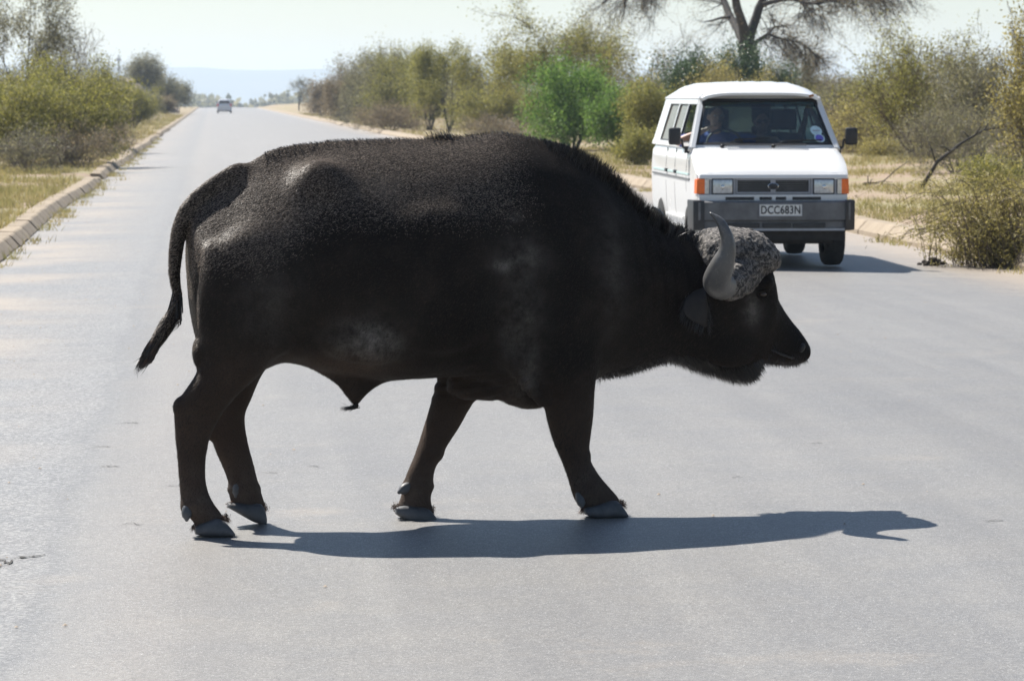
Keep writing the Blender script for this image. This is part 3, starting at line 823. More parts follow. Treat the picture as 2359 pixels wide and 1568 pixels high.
rg = random.Random(5); rms = [rock_mesh(i * 3.7, (.6, .5, .42)) for i in range(4)]
for i, (px, Y) in enumerate(((290, 205), (300, 212), (318, 215), (345, 222), (352, 228), (366, 232), (395, 240), (330, 208), (278, 200), (405, 248))):
    Y *= 1.45; X = (px - CX) / FPX * Y; o = link('boulder', rms[i % 4], M['rock']); o.location = (X, Y, gz(X, Y) + .1); s = rg.uniform(.6, 1.5); o.scale = (s, s, s); o.rotation_euler = (0, 0, rg.uniform(0, 6))
    tag(o, 'pale boulder lying on the slope of the rocky rise left of the road', 'rock', 'boulders on the rocky rise')
def dead_branch(label, pts, r):
    root = ground_pt(*pts[0][:2]) if len(pts[0]) == 2 else at_Y(*pts[0])
    P = [ground_pt(*p) + Vector((0, 0, r)) if len(p) == 2 else at_Y(*p) for p in pts]
    rg = random.Random(len(label)); mb = MB(); c = P[0].copy()
    P = [p - c for p in P]; mb.tube(P, [r * (1 - .7 * i / (len(P)-1)) for i in range(len(P))], 7)
    for i in range(1, len(P)):
        for _ in range(2):
            a = P[i-1].lerp(P[i], rg.random()); d = Vector((rg.gauss(0, .3), rg.gauss(0, .3), abs(rg.gauss(0, .25))))
            mb.tube([a, a + d * .5 + Vector((0, 0, .03)), a + d], [r * .4, r * .3, r * .12], 5)
    o = mb.build('fallen_branch', M['bark_dark'], smooth=True); o.location = c
    tag(o, label, 'branch', 'dead wood on the right verge')
dead_branch('dead dark branch lying on the sandy patch right of the van', [(1990, 428), (2012, 425), (2032, 427)], .03)
dead_branch('long dead limb slanting through the thorn scrub beside the leafy tree', [(2120, 438, 62), (2160, 372, 62), (2215, 330, 62), (2262, 302, 62.3), (2330, 288, 62.6)], .042)
def dung():
    rg = random.Random(2); b = ground_pt(2150, 612); mb = MB()
    for k in range(26):
        a = rg.uniform(0, 6.28); q = abs(rg.gauss(0, .05)); h = max(0, .075 - q * .8) * rg.random()
        mb.ell((math.cos(a) * q * 1.7, math.sin(a) * q, .012 + h), (rg.uniform(.02, .045), rg.uniform(.02, .035), rg.uniform(.012, .026)), Matrix.Rotation(rg.uniform(0, 3), 3, 'Z'), 8, 6)
    me = remesh(mb, 'dung_pile', .006, 2); o = link('dung_pile', me, simple('dung', (.035, .027, .02), .9, vary=.4, scale=60, bump=.6)); o.location = b
    tag(o, 'small dark dung heap on the asphalt beside the van\'s shadow', 'dung')
dung()
def mast():
    Y = 1500; b = at_Y(274, 232, Y); top = at_Y(274, 128, Y); h = top.z - b.z + 5; root = empty('radio_mast', (b.x, Y, gz(b.x, Y)))
    h = top.z - root.location.z; tag(root, 'thin lattice radio mast far off behind the rocky rise', 'mast')
    mb = MB()
    for s in ((-.5, -.5), (.5, -.5), (0, .6)): mb.tube([(s[0] * 1.6, s[1] * 1.6, 0), (s[0] * .5, s[1] * .5, h)], [.16, .12], 5)
    mb.build('legs', simple('mast_steel', (.28, .28, .3), .5, .6), root)
    mb = MB(); n = 14
    for i in range(n):
        z0, z1 = h * i / n, h * (i + 1) / n
        mb.tube([(-.7, -.6, z0), (.6, -.5, z1)], .08, 4).tube([(.7, -.6, z0), (0, .7, z1)], .08, 4)
    mb.build('lattice', M['rock'], root)
    mb = MB(); mb.box((0, 0, h * .93), (2.2, .6, 1.2)).box((.2, 0, h * .8), (1.6, .6, 1.0)); mb.build('antenna', M['rock'], root)
mast()

# ---- the air: pale, even haze over the whole place
def haze():
    x0, x1, y0, y1, z0, z1 = -8200, 8200, -700, 9200, -48, 64
    mb = MB(); mb.box(((x0+x1)/2, (y0+y1)/2, (z0+z1)/2), (x1-x0, y1-y0, z1-z0))
    m = bpy.data.materials.new('haze'); m.use_nodes = True; t = m.node_tree; t.nodes.clear()
    o = t.nodes.new('ShaderNodeOutputMaterial'); v = t.nodes.new('ShaderNodeVolumePrincipled')
    v.inputs['Color'].default_value = (.66, .81, 1.0, 1); v.inputs['Density'].default_value = 2.0e-4
    v.inputs['Density Attribute'].default_value = ''; v.inputs['Anisotropy'].default_value = .33
    t.links.new(v.outputs[0], o.inputs['Volume'])
    ob = mb.build('haze', m); tag(ob, 'thin pale blue haze hanging over the whole landscape', 'haze', kind='stuff')
haze()

# ================================================================== THE BUFFALO
def mat_hide():
    t = NT('buffalo_hide'); v = t.coord('Object'); x = t.sep(v)
    a = t.noise(2.2, 5, .6, v); b = t.noise(9, 5, .65, v); hairs = t.noise(60, 4, .7, t.coord('Object', (.25, 1, 1)))
    c = t.mix(t.ramp(a, [(.35, 0.0), (.65, 1.0)]), (.008, .0062, .005), (.019, .014, .0105))
    c = t.mix(t.math('MULTIPLY', t.ramp(b, [(.5, 0.0), (.75, 1.0)]), .35), c, (.05, .038, .03))
    # dusty, thinly haired skin low on the flank, behind the elbow and on the lower legs, plus painted sheen spots on the shoulder
    at = t.node('ShaderNodeAttribute', attribute_name='dust')
    d = t.math('MULTIPLY', at.outputs['Fac'], t.ramp(t.noise(13, 6, .7, v), [(.35, .1), (.62, 1.0)]), True)
    c = t.mix(d, c, t.mix(hairs, (.11, .095, .082), (.26, .235, .21)))
    rd = t.node('ShaderNodeAttribute', attribute_name='brown')
    c = t.mix(t.math('MULTIPLY', rd.outputs['Fac'], .8), c, t.mix(b, (.05, .033, .024), (.10, .066, .048)))
    t.col(c).rough(t.mix(hairs, (.72, .72, .72), (.9, .9, .9)))
    t.b.inputs['Specular IOR Level'].default_value = .13
    cr = t.voro(70, t.coord('Object', (1, 1, 1.6)), 'DISTANCE_TO_EDGE')
    h = t.math('ADD', t.math('MULTIPLY', hairs, .6), t.math('MULTIPLY', t.ramp(cr, [(0.0, 0.0), (.15, 1.0)]), .25))
    h = t.math('ADD', h, t.math('MULTIPLY', b, 1.2))
    t.bump(h, .45, .010); return t.m
M['hide'] = mat_hide()
def mat_fur(name, a, b, c, r=.42, sp=.5):
    t = NT(name); g = t.node('ShaderNodeNewGeometry')
    t.col(t.ramp(g.outputs['Random Per Island'], [(0.0, a), (.6, b), (1.0, c)])).rough(r); t.b.inputs['Specular IOR Level'].default_value = sp
    return t.m
M['fur'] = mat_fur('buffalo_coat', (.007, .005, .0038), (.016, .011, .008), (.055, .036, .024), .55, .28)
M['fur_sunlit'] = mat_fur('dusty_sunlit_coat', (.055, .041, .031), (.17, .128, .095), (.38, .305, .24), .5, .5)  # browner, dusty back hair, lightened further to paint in the sunlit sheen
M['fur_black'] = mat_fur('black_hair', (.007, .006, .006), (.014, .011, .010), (.04, .03, .024))
M['fur_brown'] = mat_fur('brown_hair', (.03, .016, .01), (.07, .035, .02), (.16, .085, .045))
def mat_horn():
    t = NT('horn'); v = t.coord('Object'); n = t.noise(7, 6, .6, t.coord('Object', (1, 1, .35))); f = t.noise(70, 4, .65, v)
    c = t.mix(t.ramp(n, [(.3, 0.0), (.7, 1.0)]), (.07, .069, .069), (.15, .147, .142))
    c = t.mix(t.ramp(f, [(.55, 0.0), (.75, .5)]), c, (.26, .25, .23))
    t.col(c).rough(.42); t.bump(f, .3, .004); return t.m
M['horn'] = mat_horn()
def mat_boss():
    t = NT('horn_boss'); v = t.coord('Object'); n = t.voro(62, v); f = t.noise(55, 6, .75, v, .6)
    hi = t.ramp(f, [(.44, 0.0), (.60, 1.0)])
    c = t.mix(hi, (.020, .017, .016), t.mix(t.noise(9, 4, .6, v), (.17, .145, .125), (.33, .30, .27)))
    t.col(c).rough(.7); t.bump(t.math('ADD', f, t.math('MULTIPLY', n, .5)), 1.0, .012); return t.m
M['boss'] = mat_boss()
M['hoof'] = simple('hoof_horn', (.075, .077, .082), .5, vary=.3, scale=22, bump=.25)
M['eye'] = simple('eye', (.03, .018, .010), .06, vary=.2)

_h = ground_pt(492, 1234); _f = ground_pt(1396, 1190)
BYAW = math.atan2(_f.y - _h.y, _f.x - _h.x)
BA = Vector((math.cos(BYAW), math.sin(BYAW), 0)); BN = Vector((-math.sin(BYAW), math.cos(BYAW), 0))
B0 = (_h + _f) / 2 + BN * .13
B0.z = (_h.z + _f.z) / 2
def bp(x, y, lat=0.0):
    """photo pixel -> buffalo's own frame, on the plane `lat` metres beyond its middle"""
    d = Vector(ray(x, y)); o = Vector((0, 0, CAM_H)); q = B0 + BN * lat
    k = (q - o).dot(BN) / d.dot(BN); p = o + d * k - B0
    return Vector((p.dot(BA), lat, p.z))
def ring(top, bot, hw, lat=0.0, mid=.5, qu=1.0, ql=1.0, n=28):
    a, b = bp(*top, lat), bp(*bot, lat); m = b.lerp(a, mid); out = []
    for j in range(n):
        ph = 2 * math.pi * j / n; u, v = math.cos(ph), math.sin(ph)
        e = qu if v >= 0 else ql
        s = math.copysign(abs(u) ** e, u)
        p = m + ((a - m) * v if v >= 0 else (b - m) * (-v))
        out.append(Vector((p.x, p.y + s * hw, p.z)))
    return out
def interp(rows, k=3):
    """Catmull-Rom between rows of numbers, k sub-steps"""
    A = np.array(rows, float); out = []
    for i in range(len(A) - 1):
        p0, p1, p2, p3 = A[max(i-1, 0)], A[i], A[i+1], A[min(i+2, len(A)-1)]
        for s in range(k):
            t = s / k
            out.append(.5 * (2*p1 + (p2-p0)*t + (2*p0-5*p1+4*p2-p3)*t*t + (3*p1-p0-3*p2+p3)*t**3))
    out.append(A[-1]); return out
def loft_px(mb, rows, k=3, n=28):
    """rows: x1,y1,x2,y2,hw,lat,mid,qu,ql"""
    mb.loft([ring((r[0], r[1]), (r[2], r[3]), max(r[4], .004), r[5], r[6], r[7], r[8], n) for r in interp(rows, k)])

body = MB()
T = lambda x, yt, yb, hw, mid=.5, qu=1.0, ql=.9: (x, yt, x, yb, hw, 0, mid, qu, ql)
loft_px(body, [
 T(434, 545, 610, .05), T(441, 502, 690, .13, .45, 1.3), T(456, 478, 790, .20, .42, 1.6), T(490, 444, 846, .26, .40, 2.0), T(530, 408, 862, .295, .39, 2.3),
 T(570, 370, 862, .315, .39, 2.4), T(610, 344, 850, .33, .39, 2.4), T(655, 331, 834, .34, .40, 2.25), T(720, 325, 850, .355, .41, 2.0), T(800, 321, 866, .37, .42, 1.65),
 T(900, 319, 875, .385, .42, 1.5), T(1000, 318, 869, .385, .42, 1.45), T(1050, 316, 868, .375, .42, 1.4), T(1110, 306, 885, .36, .42, 1.4), T(1160, 304, 905, .35, .42, 1.35),
 T(1215, 311, 925, .335, .42, 1.4), T(1270, 327, 930, .32, .42, 1.4), T(1330, 358, 898, .295, .42, 1.4), T(1385, 398, 866, .265, .45, 1.35), T(1435, 446, 856, .24, .47, 1.3),
 T(1485, 497, 840, .215, .5, 1.2), T(1535, 534, 826, .195, .5, 1.1), T(1590, 556, 838, .18, .5, 1.1), T(1640, 590, 845, .15, .5)], 2, 32)
H = lambda x1, y1, x2, y2, hw, mid=.5, qu=.85, ql=1.0: (x1, y1, x2, y2, hw, 0, mid, qu, ql)
loft_px(body, [
 H(1585, 575, 1550, 822, .12), H(1612, 556, 1580, 838, .165, .6), H(1660, 545, 1622, 854, .165, .6), H(1715, 556, 1672, 866, .16, .6), H(1762, 598, 1708, 873, .152, .65),
 H(1776, 645, 1728, 868, .14, .68), H(1783, 680, 1742, 852, .118, .65), H(1798, 705, 1752, 842, .102, .6), H(1815, 730, 1764, 838, .096, .55), H(1837, 757, 1790, 841, .098, .5),
 H(1853, 780, 1824, 841, .096, .5), H(1859, 794, 1845, 836, .084, .5), H(1860, 804, 1854, 826, .062)], 3, 28)
def leg(rows, k=3): loft_px(body, [(a, b, c, d, w, lat, .5, 1, 1) for a, b, c, d, w, lat in rows], k, 20)
leg([(470, 560, 720, 520, .05, -.17), (458, 640, 725, 610, .11, -.18), (452, 720, 705, 710, .135, -.175), (460, 800, 660, 790, .125, -.165), (452, 856, 606, 856, .098, -.155), (420, 905, 552, 908, .074, -.145),
     (400, 942, 512, 955, .060, -.135), (401, 985, 488, 1000, .050, -.13), (406, 1050, 477, 1052, .042, -.13), (411, 1105, 476, 1108, .041, -.13), (415, 1148, 488, 1148, .046, -.13),
     (424, 1178, 508, 1176, .050, -.13), (444, 1203, 519, 1194, .048, -.13), (452, 1218, 515, 1206, .040, -.13)])
leg([(520, 720, 690, 720, .10, .17), (515, 800, 660, 800, .115, .16), (512, 860, 606, 856, .095, .15), (502, 920, 577, 918, .068, .135), (486, 980, 562, 960, .055, .13), (494, 1030, 571, 1018, .045, .13),
     (514, 1078, 583, 1066, .042, .13), (526, 1112, 592, 1104, .044, .13), (528, 1138, 602, 1138, .048, .13), (532, 1158, 610, 1164, .048, .13), (538, 1168, 608, 1176, .040, .13)])
leg([(1150, 480, 1330, 450, .04, -.13), (1140, 600, 1372, 560, .10, -.20), (1165, 730, 1384, 720, .115, -.195), (1205, 840, 1380, 826, .105, -.175), (1246, 915, 1370, 895, .085, -.155), (1258, 960, 1366, 955, .070, -.14),
     (1272, 1012, 1360, 1008, .058, -.125), (1292, 1060, 1357, 1050, .050, -.12), (1306, 1098, 1374, 1086, .045, -.12), (1316, 1132, 1398, 1116, .048, -.12), (1326, 1156, 1422, 1142, .052, -.12), (1348, 1174, 1428, 1158, .046, -.12)])
leg([(1010, 740, 1200, 760, .09, .19), (1008, 850, 1150, 872, .10, .165), (992, 925, 1092, 925, .076, .135), (974, 985, 1058, 985, .062, .13), (958, 1040, 1022, 1042, .052, .125),
     (940, 1083, 1001, 1083, .047, .12), (928, 1118, 997, 1118, .048, .12), (924, 1145, 991, 1148, .049, .12), (914, 1168, 996, 1172, .047, .12), (922, 1180, 990, 1182, .038, .12)])
# tail
TAIL = [(552, 392), (520, 408), (490, 424), (458, 452), (430, 486), (413, 530), (405, 580), (402, 630), (408, 672), (404, 712), (385, 748), (362, 785), (342, 818)]
body.tube([bp(x, y, 0.0) for x, y in TAIL], [w / 590 for w in (24, 21, 20, 20, 19, 17, 15, 12, 11, 14, 20, 18, 7)], 12, True)
# sheath, brisket skin, elbow fold, muscles
loft_px(body, [(640, 812, 668, 836, .02, 0, .5, 1, 1), (700, 812, 706, 846, .045, 0, .5, 1, 1), (760, 815, 770, 882, .055, 0, .5, 1, 1), (800, 830, 800, 915, .045, 0, .5, 1, 1), (825, 840, 820, 934, .035, 0, .5, 1, 1), (840, 845, 840, 912, .04, 0, .5, 1, 1), (880, 850, 880, 882, .04, 0, .5, 1, 1), (930, 850, 935, 872, .03, 0, .5, 1, 1)], 3, 16)
def lump(x, y, lat, rx, rl, rz, tilt=0.0):
    body.ell(bp(x, y, lat), (rx / 580, rl, rz / 580), Matrix.Rotation(R(tilt), 3, 'Y'), 18, 12)
lump(610, 650, -.19, 130, .105, 140); lump(610, 650, .19, 130, .105, 140)
lump(752, 462, -.165, 75, .088, 105, -22); lump(752, 462, .165, 75, .088, 105, -22)              # rump muscle
lump(640, 720, -.22, 70, .075, 105, 15)
lump(1290, 630, -.205, 100, .075, 170, -8); lump(1290, 630, .205, 100, .075, 170, -8)  # shoulder blades
lump(1330, 790, -.21, 55, .08, 85); lump(1190, 780, -.24, 45, .07, 90, -20)
lump(1010, 640, -.29, 190, .115, 170); lump(1010, 640, .29, 190, .115, 170)          # barrel
lump(850, 770, -.26, 120, .09, 70); lump(850, 770, .26, 120, .09, 70)
lump(1110, 888, 0.02, 85, .12, 34); lump(1195, 905, -.03, 70, .13, 34, 18)           # brisket
body.tube([bp(1150, 770, -.27), bp(1185, 830, -.27), bp(1215, 880, -.24), bp(1250, 930, -.19)], [.02, .035, .034, .02], 10, True)
body.tube([bp(690, 812, -.16), bp(715, 790, -.22), bp(760, 755, -.28)], [.03, .035, .02], 10, True)   # flank fold
lump(1752, 660, -.125, 26, .035, 26); lump(1752, 660, .125, 26, .035, 26)            # brows
lump(1680, 775, -.11, 80, .040, 75, 25); lump(1680, 775, .11, 80, .040, 75, 25)    # cheeks
lump(1840, 800, -.064, 22, .034, 22); lump(1840, 800, .064, 22, .034, 22); lump(1800, 742, 0, 60, .055, 16, 50)
lump(1722, 735, -.125, 75, .022, 16, 42); lump(1722, 735, .125, 75, .022, 16, 42); lump(1764, 652, -.13, 20, .04, 16); lump(1764, 652, .13, 20, .04, 16)              # nostril wings
lump(1800, 822, -.06, 34, .035, 14, 12); lump(1800, 822, .06, 34, .035, 14, 12)      # lips
lump(462, 812, -.15, 20, .05, 40)
lump(420, 938, -.135, 24, .045, 28); lump(1326, 1050, -.12, 37, .056, 30); lump(1354, 1132, -.12, 36, .054, 22); lump(452, 1160, -.13, 38, .054, 24)
lump(962, 1120, .12, 40, .054, 22); lump(992, 1040, .125, 35, .058, 30); lump(562, 1126, .13, 40, .052, 22); lump(488, 988, .13, 18, .045, 26)
for lat, kx, ky in ((-.13, 430, 1190),):                                            # fetlock ruffs
    lump(kx, ky - 22, lat, 16, .04, 18)
me = remesh(body, 'body', .0095, 4, .5)
def relax(me, weight, it):
    n = len(me.vertices); P = np.empty(n * 3, np.float32); me.vertices.foreach_get('co', P); P = P.reshape(-1, 3).astype(float)
    E = np.empty(len(me.edges) * 2, np.int32); me.edges.foreach_get('vertices', E); E = E.reshape(-1, 2)
    cnt = np.bincount(E.ravel(), minlength=n)[:, None]; w = weight(P)[:, None]
    for _ in range(it):
        S = np.stack([np.bincount(E[:, 0], P[E[:, 1], k], n) + np.bincount(E[:, 1], P[E[:, 0], k], n) for k in range(3)], 1)
        P += (S / np.maximum(cnt, 1) - P) * .55 * w
    me.vertices.foreach_set('co', P.astype(np.float32).ravel()); me.update()
def w_body(P):
    t = np.clip((P[:, 2] - .50) / .25, 0, 1); hx = np.clip((bp(1620, 600).x - P[:, 0]) / .12, 0, 1); tx = np.clip((P[:, 0] - bp(440, 600).x) / .05, 0, 1)
    return t * hx * tx * .97 + .03
relax(me, w_body, 26)
def w_back(P):
    side = np.clip((np.abs(P[:, 1]) - .03) / .06, 0, 1)
    return np.clip((P[:, 2] - .85) / .15, 0, 1) * side * np.clip((P[:, 0] - bp(500, 600).x) / .06, 0, 1) * np.clip((bp(1380, 600).x - P[:, 0]) / .15, 0, 1)
relax(me, w_back, 70)
# folds and wrinkles
V = np.empty(len(me.vertices) * 3, np.float32); me.vertices.foreach_get('co', V); V = V.reshape(-1, 3)
N = np.empty(len(me.vertices) * 3, np.float32); me.vertices.foreach_get('normal', N); N = N.reshape(-1, 3)
def sst(a, b, x):
    t = np.clip((x - a) / (b - a), 0, 1); return t * t * (3 - 2 * t)
tN0, tN1, tN2 = bp(1400, 600).x, bp(1480, 600).x, bp(1600, 600).x
neck = sst(tN0, tN1, V[:, 0]) * (1 - sst(tN2 - .04, tN2 + .03, V[:, 0])) * sst(.75, .85, V[:, 2]) * (1 - sst(1.25, 1.32, V[:, 2]))
wob = np.array([mnoise.noise((p[0] * 3, p[1] * 3, p[2] * 2.2)) for p in V])
wob2 = np.array([mnoise.noise((p[0] * 9, p[1] * 9, p[2] * 6)) for p in V])
disp = neck * .0055 * (.35 + .65 * np.clip(wob * 1.6 + .4, 0, 1)) * np.sin(V[:, 0] * 105 + wob * 9 + V[:, 2] * 9)
ribs = sst(bp(860, 600).x, bp(940, 600).x, V[:, 0]) * (1 - sst(bp(1080, 600).x, bp(1140, 600).x, V[:, 0])) * sst(.75, .95, V[:, 2]) * (1 - sst(1.3, 1.42, V[:, 2]))
disp += ribs * .0012 * np.sin(V[:, 0] * 52 - V[:, 2] * 14 + wob * 2)
disp += .006 * wob + .0022 * wob2
arm = np.exp(-(((V[:, 0] - bp(1110, 870).x) / .22) ** 2 + ((V[:, 2] - bp(1110, 880).z) / .08) ** 2))
disp += arm * .006 * np.sin(V[:, 2] * 150 - V[:, 0] * 40 + wob * 6)
elb = np.exp(-(((V[:, 0] - bp(1190, 780).x) / .12) ** 2 + ((V[:, 2] - bp(1190, 780).z) / .22) ** 2))
disp += elb * .006 * np.sin(V[:, 0] * 70 + V[:, 2] * 30 + wob * 5)
V2 = V + N * disp[:, None]
me.vertices.foreach_set('co', V2.astype(np.float32).ravel()); me.update()
def blob(x, y, rx, ry):
    c = bp(x, y, -.3); return np.exp(-(((V[:, 0] - c.x) / (rx / 580)) ** 2 + ((V[:, 2] - c.z) / (ry / 580)) ** 2))
dust = .95 * blob(850, 795, 75, 55) + .45 * blob(1195, 740, 55, 110) + .40 * blob(1200, 590, 60, 45) + .5 * blob(1225, 880, 30, 60) + .35 * blob(890, 430, 40, 30) + .25 * blob(620, 700, 70, 150) + .3 * blob(1420, 620, 40, 160)
dust += .5 * (1 - sst(.12, .34, V[:, 2])) + .95 * blob(1760, 722, 22, 34) + .6 * blob(1150, 610, 30, 14) + .5 * blob(1190, 500, 16, 12)  # shoulder blobs paint in pale sheen spots, the rest is dust
brown = .9 * blob(800, 850, 130, 30) + .85 * (1 - sst(.35, .70, V[:, 2])) + .30 * blob(640, 380, 160, 60) + .4 * blob(560, 860, 110, 70)
for nm, arr in (('dust', dust), ('brown', brown)):
    at = me.attributes.new(nm, 'FLOAT', 'POINT'); at.data.foreach_set('value', np.clip(arr, 0, 1).astype(np.float32))
buf = empty('buffalo', B0, BYAW)
tag(buf, 'black bull buffalo walking across the road with curved grey horns', 'buffalo')
me.materials.append(M['hide']); me.shade_smooth(); link('body', me, None, buf)

# ---- coat: short blades lying along the body
me.calc_loop_triangles()
TR = np.empty(len(me.loop_triangles) * 3, np.int32); me.loop_triangles.foreach_get('vertices', TR); TR = TR.reshape(-1, 3)
rs = np.random.RandomState(1)
A_, B_, C_ = V2[TR[:, 0]], V2[TR[:, 1]], V2[TR[:, 2]]
area = np.linalg.norm(np.cross(B_ - A_, C_ - A_), axis=1) / 2
cen = (A_ + B_ + C_) / 3
FN = N[TR].mean(1); FN /= np.linalg.norm(FN, axis=1, keepdims=True) + 1e-9
def hairs(name, weight, n, length, width, flow, lift, mat, jitter=.35):
    w = area * weight; w = w / w.sum(); idx = rs.choice(len(TR), n, p=w)
    u = rs.rand(n, 1); v = rs.rand(n, 1); flip = (u + v) > 1; u = np.where(flip, 1 - u, u); v = np.where(flip, 1 - v, v)
    p = A_[idx] * (1 - u - v) + B_[idx] * u + C_[idx] * v; nn = FN[idx]
    d = flow(p) + rs.normal(0, jitter, (n, 3)); d -= nn * (d * nn).sum(1, keepdims=True); d /= np.linalg.norm(d, axis=1, keepdims=True) + 1e-9
    lf = lift(p)[:, None] if callable(lift) else lift
    d = d + nn * (lf * rs.uniform(.6, 1.4, (n, 1))); d /= np.linalg.norm(d, axis=1, keepdims=True)
    s = np.cross(d, nn); s /= np.linalg.norm(s, axis=1, keepdims=True) + 1e-9
    L = (length(p) if callable(length) else length) * rs.uniform(.55, 1.3, n); L = L[:, None]
    W = width * rs.uniform(.7, 1.3, (n, 1))
    p0 = p - nn * .002; md = p + d * L * .55 + nn * L * .05; tip = p + d * L; tip[:, 2] -= .1 * L[:, 0]
    VV = np.stack([p0 - s * W * .5, p0 + s * W * .5, md + s * W * .35, tip, md - s * W * .35], 1).reshape(-1, 3)
    base = np.arange(n)[:, None] * 5
    F = np.concatenate([base + np.array([[0, 1, 2, 4]]), base + np.array([[4, 2, 3, 3]])], 0)
    T3 = np.concatenate([base + np.array([[0, 1, 2]]), base + np.array([[0, 2, 4]]), base + np.array([[4, 2, 3]])], 0)
    o = link(name, mesh_np(name, VV, T3, mat), None, buf); o['kind'] = 'stuff'; return o
one = np.ones(len(TR))
camera_side = np.where(cen[:, 1] < .06, 1.0, .25)
def flow_body(p):
    d = np.tile(np.array([[-1.0, 0, -.25]]), (len(p), 1)); d[:, 2] -= sst(1.2, .5, p[:, 2]) * 1.2; return d
leg_w = np.where(cen[:, 2] < .12, .3, 1.0)
hd = np.clip((cen[:, 0] - bp(1600, 600).x) / .1, 0, 1)
fd = 1 - .8 * np.clip(dust[TR].mean(1), 0, 1)
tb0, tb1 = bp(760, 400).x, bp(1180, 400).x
back = sst(1.13, 1.34, cen[:, 2] + .17 * sst(tb0, tb0 - .35, cen[:, 0])) * (1 - sst(tb1 - .15, tb1 + .1, cen[:, 0]))  # where the sun catches back and rump: takes the lightened hair
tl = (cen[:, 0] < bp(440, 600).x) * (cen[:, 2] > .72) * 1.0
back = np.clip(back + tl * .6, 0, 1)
hairs('sunlit_back_coat', camera_side * back + 1e-12, 80000, .012, .0014, flow_body, .2, M['fur_sunlit'])
hairs('coat', camera_side * leg_w * (1 - .4 * hd) * fd * (1 - .8 * back), 95000, .013, .0015, flow_body, .22, M['fur'])
topz = np.array([1.0])
# stiff fringe along the spine, longer on the neck
spine = np.exp(-(cen[:, 1] / .045) ** 2) * (FN[:, 2] > .35) * (cen[:, 2] > .95) * (cen[:, 0] > bp(610, 340).x)
t0, t1, t2 = bp(1040, 320).x, bp(1250, 320).x, bp(1560, 540).x
def len_spine(p): return .017 - .006 * sst(bp(800, 330).x, bp(640, 330).x, p[:, 0]) + .048 * sst(t1, t1 + .25, p[:, 0]) - .012 * sst(t2, t2 + .1, p[:, 0]) + .012 * np.exp(-((p[:, 0] - t0) / .07) ** 2)
def flow_spine(p):
    d = np.tile(np.array([[-1.0, 0, .6]]), (len(p), 1)); d[:, 0] = np.where(p[:, 0] > t1, .15, -1.0); d[:, 2] = np.where(p[:, 0] > t1, 1.0, .7); return d
hairs('spine_hair', spine * (1 + 2.0 * (cen[:, 0] > t1)), 15000, len_spine, .0024, flow_spine, 1.3, M['fur_black'], .25)
cow = np.exp(-(((cen[:, 0] - bp(1022, 320).x) / .035) ** 2 + (cen[:, 1] / .04) ** 2)) * (cen[:, 2] > 1.3)
hairs('cowlick', cow + 1e-12, 130, .05, .0028, lambda p: np.tile(np.array([[-.5, 0, 1.0]]), (len(p), 1)), 1.2, M['fur_black'], .15)
# beard under throat, jaw and lips
def under(x0, x1, zlo, zhi, wl): return (cen[:, 0] > bp(x0, 830).x) * (cen[:, 0] < bp(x1, 830).x) * (FN[:, 2] < -.25) * (cen[:, 2] > zlo) * (cen[:, 2] < zhi) * (np.abs(cen[:, 1]) < wl) * 1.0
zb = bp(1600, 840).z
hairs('throat_hair', under(1380, 1560, zb - .1, zb + .12, .09) + 1e-12, 2200, .035, .0024, lambda p: np.tile(np.array([[.5, 0, -1.0]]), (len(p), 1)), .8, M['fur_black'], .3)
hairs('beard', under(1560, 1738, zb - .12, zb + .12, .10) + 1e-12, 4200, .038, .0024, lambda p: np.tile(np.array([[.75, 0, -1.0]]), (len(p), 1)), .8, M['fur_black'], .3)
hairs('lip_whiskers', under(1755, 1850, zb - .1, zb + .2, .10) + 1e-12, 700, .018, .0018, lambda p: np.tile(np.array([[.2, 0, -1.0]]), (len(p), 1)), 1.0, M['fur_black'], .3)
# tail tuft, sheath tuft, hoof fringes
def strand_tuft(name, paths, mat, w=.003):
    VV = []; T3 = []
    for P in paths:
        b = len(VV); n = len(P)
        sd = Vector((rs.normal(), rs.normal(), rs.normal() * .3)).normalized()
        for i, p in enumerate(P):
            ww = w * (1 - .85 * i / (n - 1)); VV += [tuple(p - sd * ww), tuple(p + sd * ww)]
        for i in range(n - 1): T3 += [(b+2*i, b+2*i+1, b+2*i+3), (b+2*i, b+2*i+3, b+2*i+2)]
    o = link(name, mesh_np(name, np.array(VV), np.array(T3), mat), None, buf); o['kind'] = 'stuff'
pths = []; pb = []
for k in range(900):
    s = int(rs.uniform(8.2, 11.99)); f = rs.rand(); a = bp(*TAIL[s]).lerp(bp(*TAIL[min(s+1, 12)]), f)
    rad = .022 * math.sqrt(rs.rand()); an = rs.rand() * 6.28; q = a + Vector((math.cos(an) * rad, math.sin(an) * rad, 0))
    d = (bp(*TAIL[min(s+1, 12)]) - bp(*TAIL[s])).normalized(); e = bp(*TAIL[12]).lerp(bp(316, 857), rs.uniform(.3, 1)) + Vector((rs.normal() * .010, rs.normal() * .012, rs.normal() * .012))
    L = min((e - q).length, rs.uniform(.08, .16)); m1 = q + d * L * .5 + Vector((math.cos(an), math.sin(an), 0)) * .010
    pt = [q, m1, q + (e - q).normalized() * L]
    (pb if rs.rand() < .25 and s >= 10 else pths).append(pt)
strand_tuft('tail_tuft', pths, M['fur_black']); strand_tuft('tail_tip_hair', pb + [[p[0], p[1], p[2] + Vector((-.01, 0, -.012))] for p in pths[::9]], M['fur_brown'], .0022)
strand_tuft('sheath_tuft', [[bp(822, 926, rs.normal() * .008), bp(818 + rs.normal() * 4, 938 + rs.normal() * 2, rs.normal() * .01), bp(rs.uniform(782, 806), 941 + rs.normal() * 4, rs.normal() * .02)] for _ in range(120)], M['fur_black'])

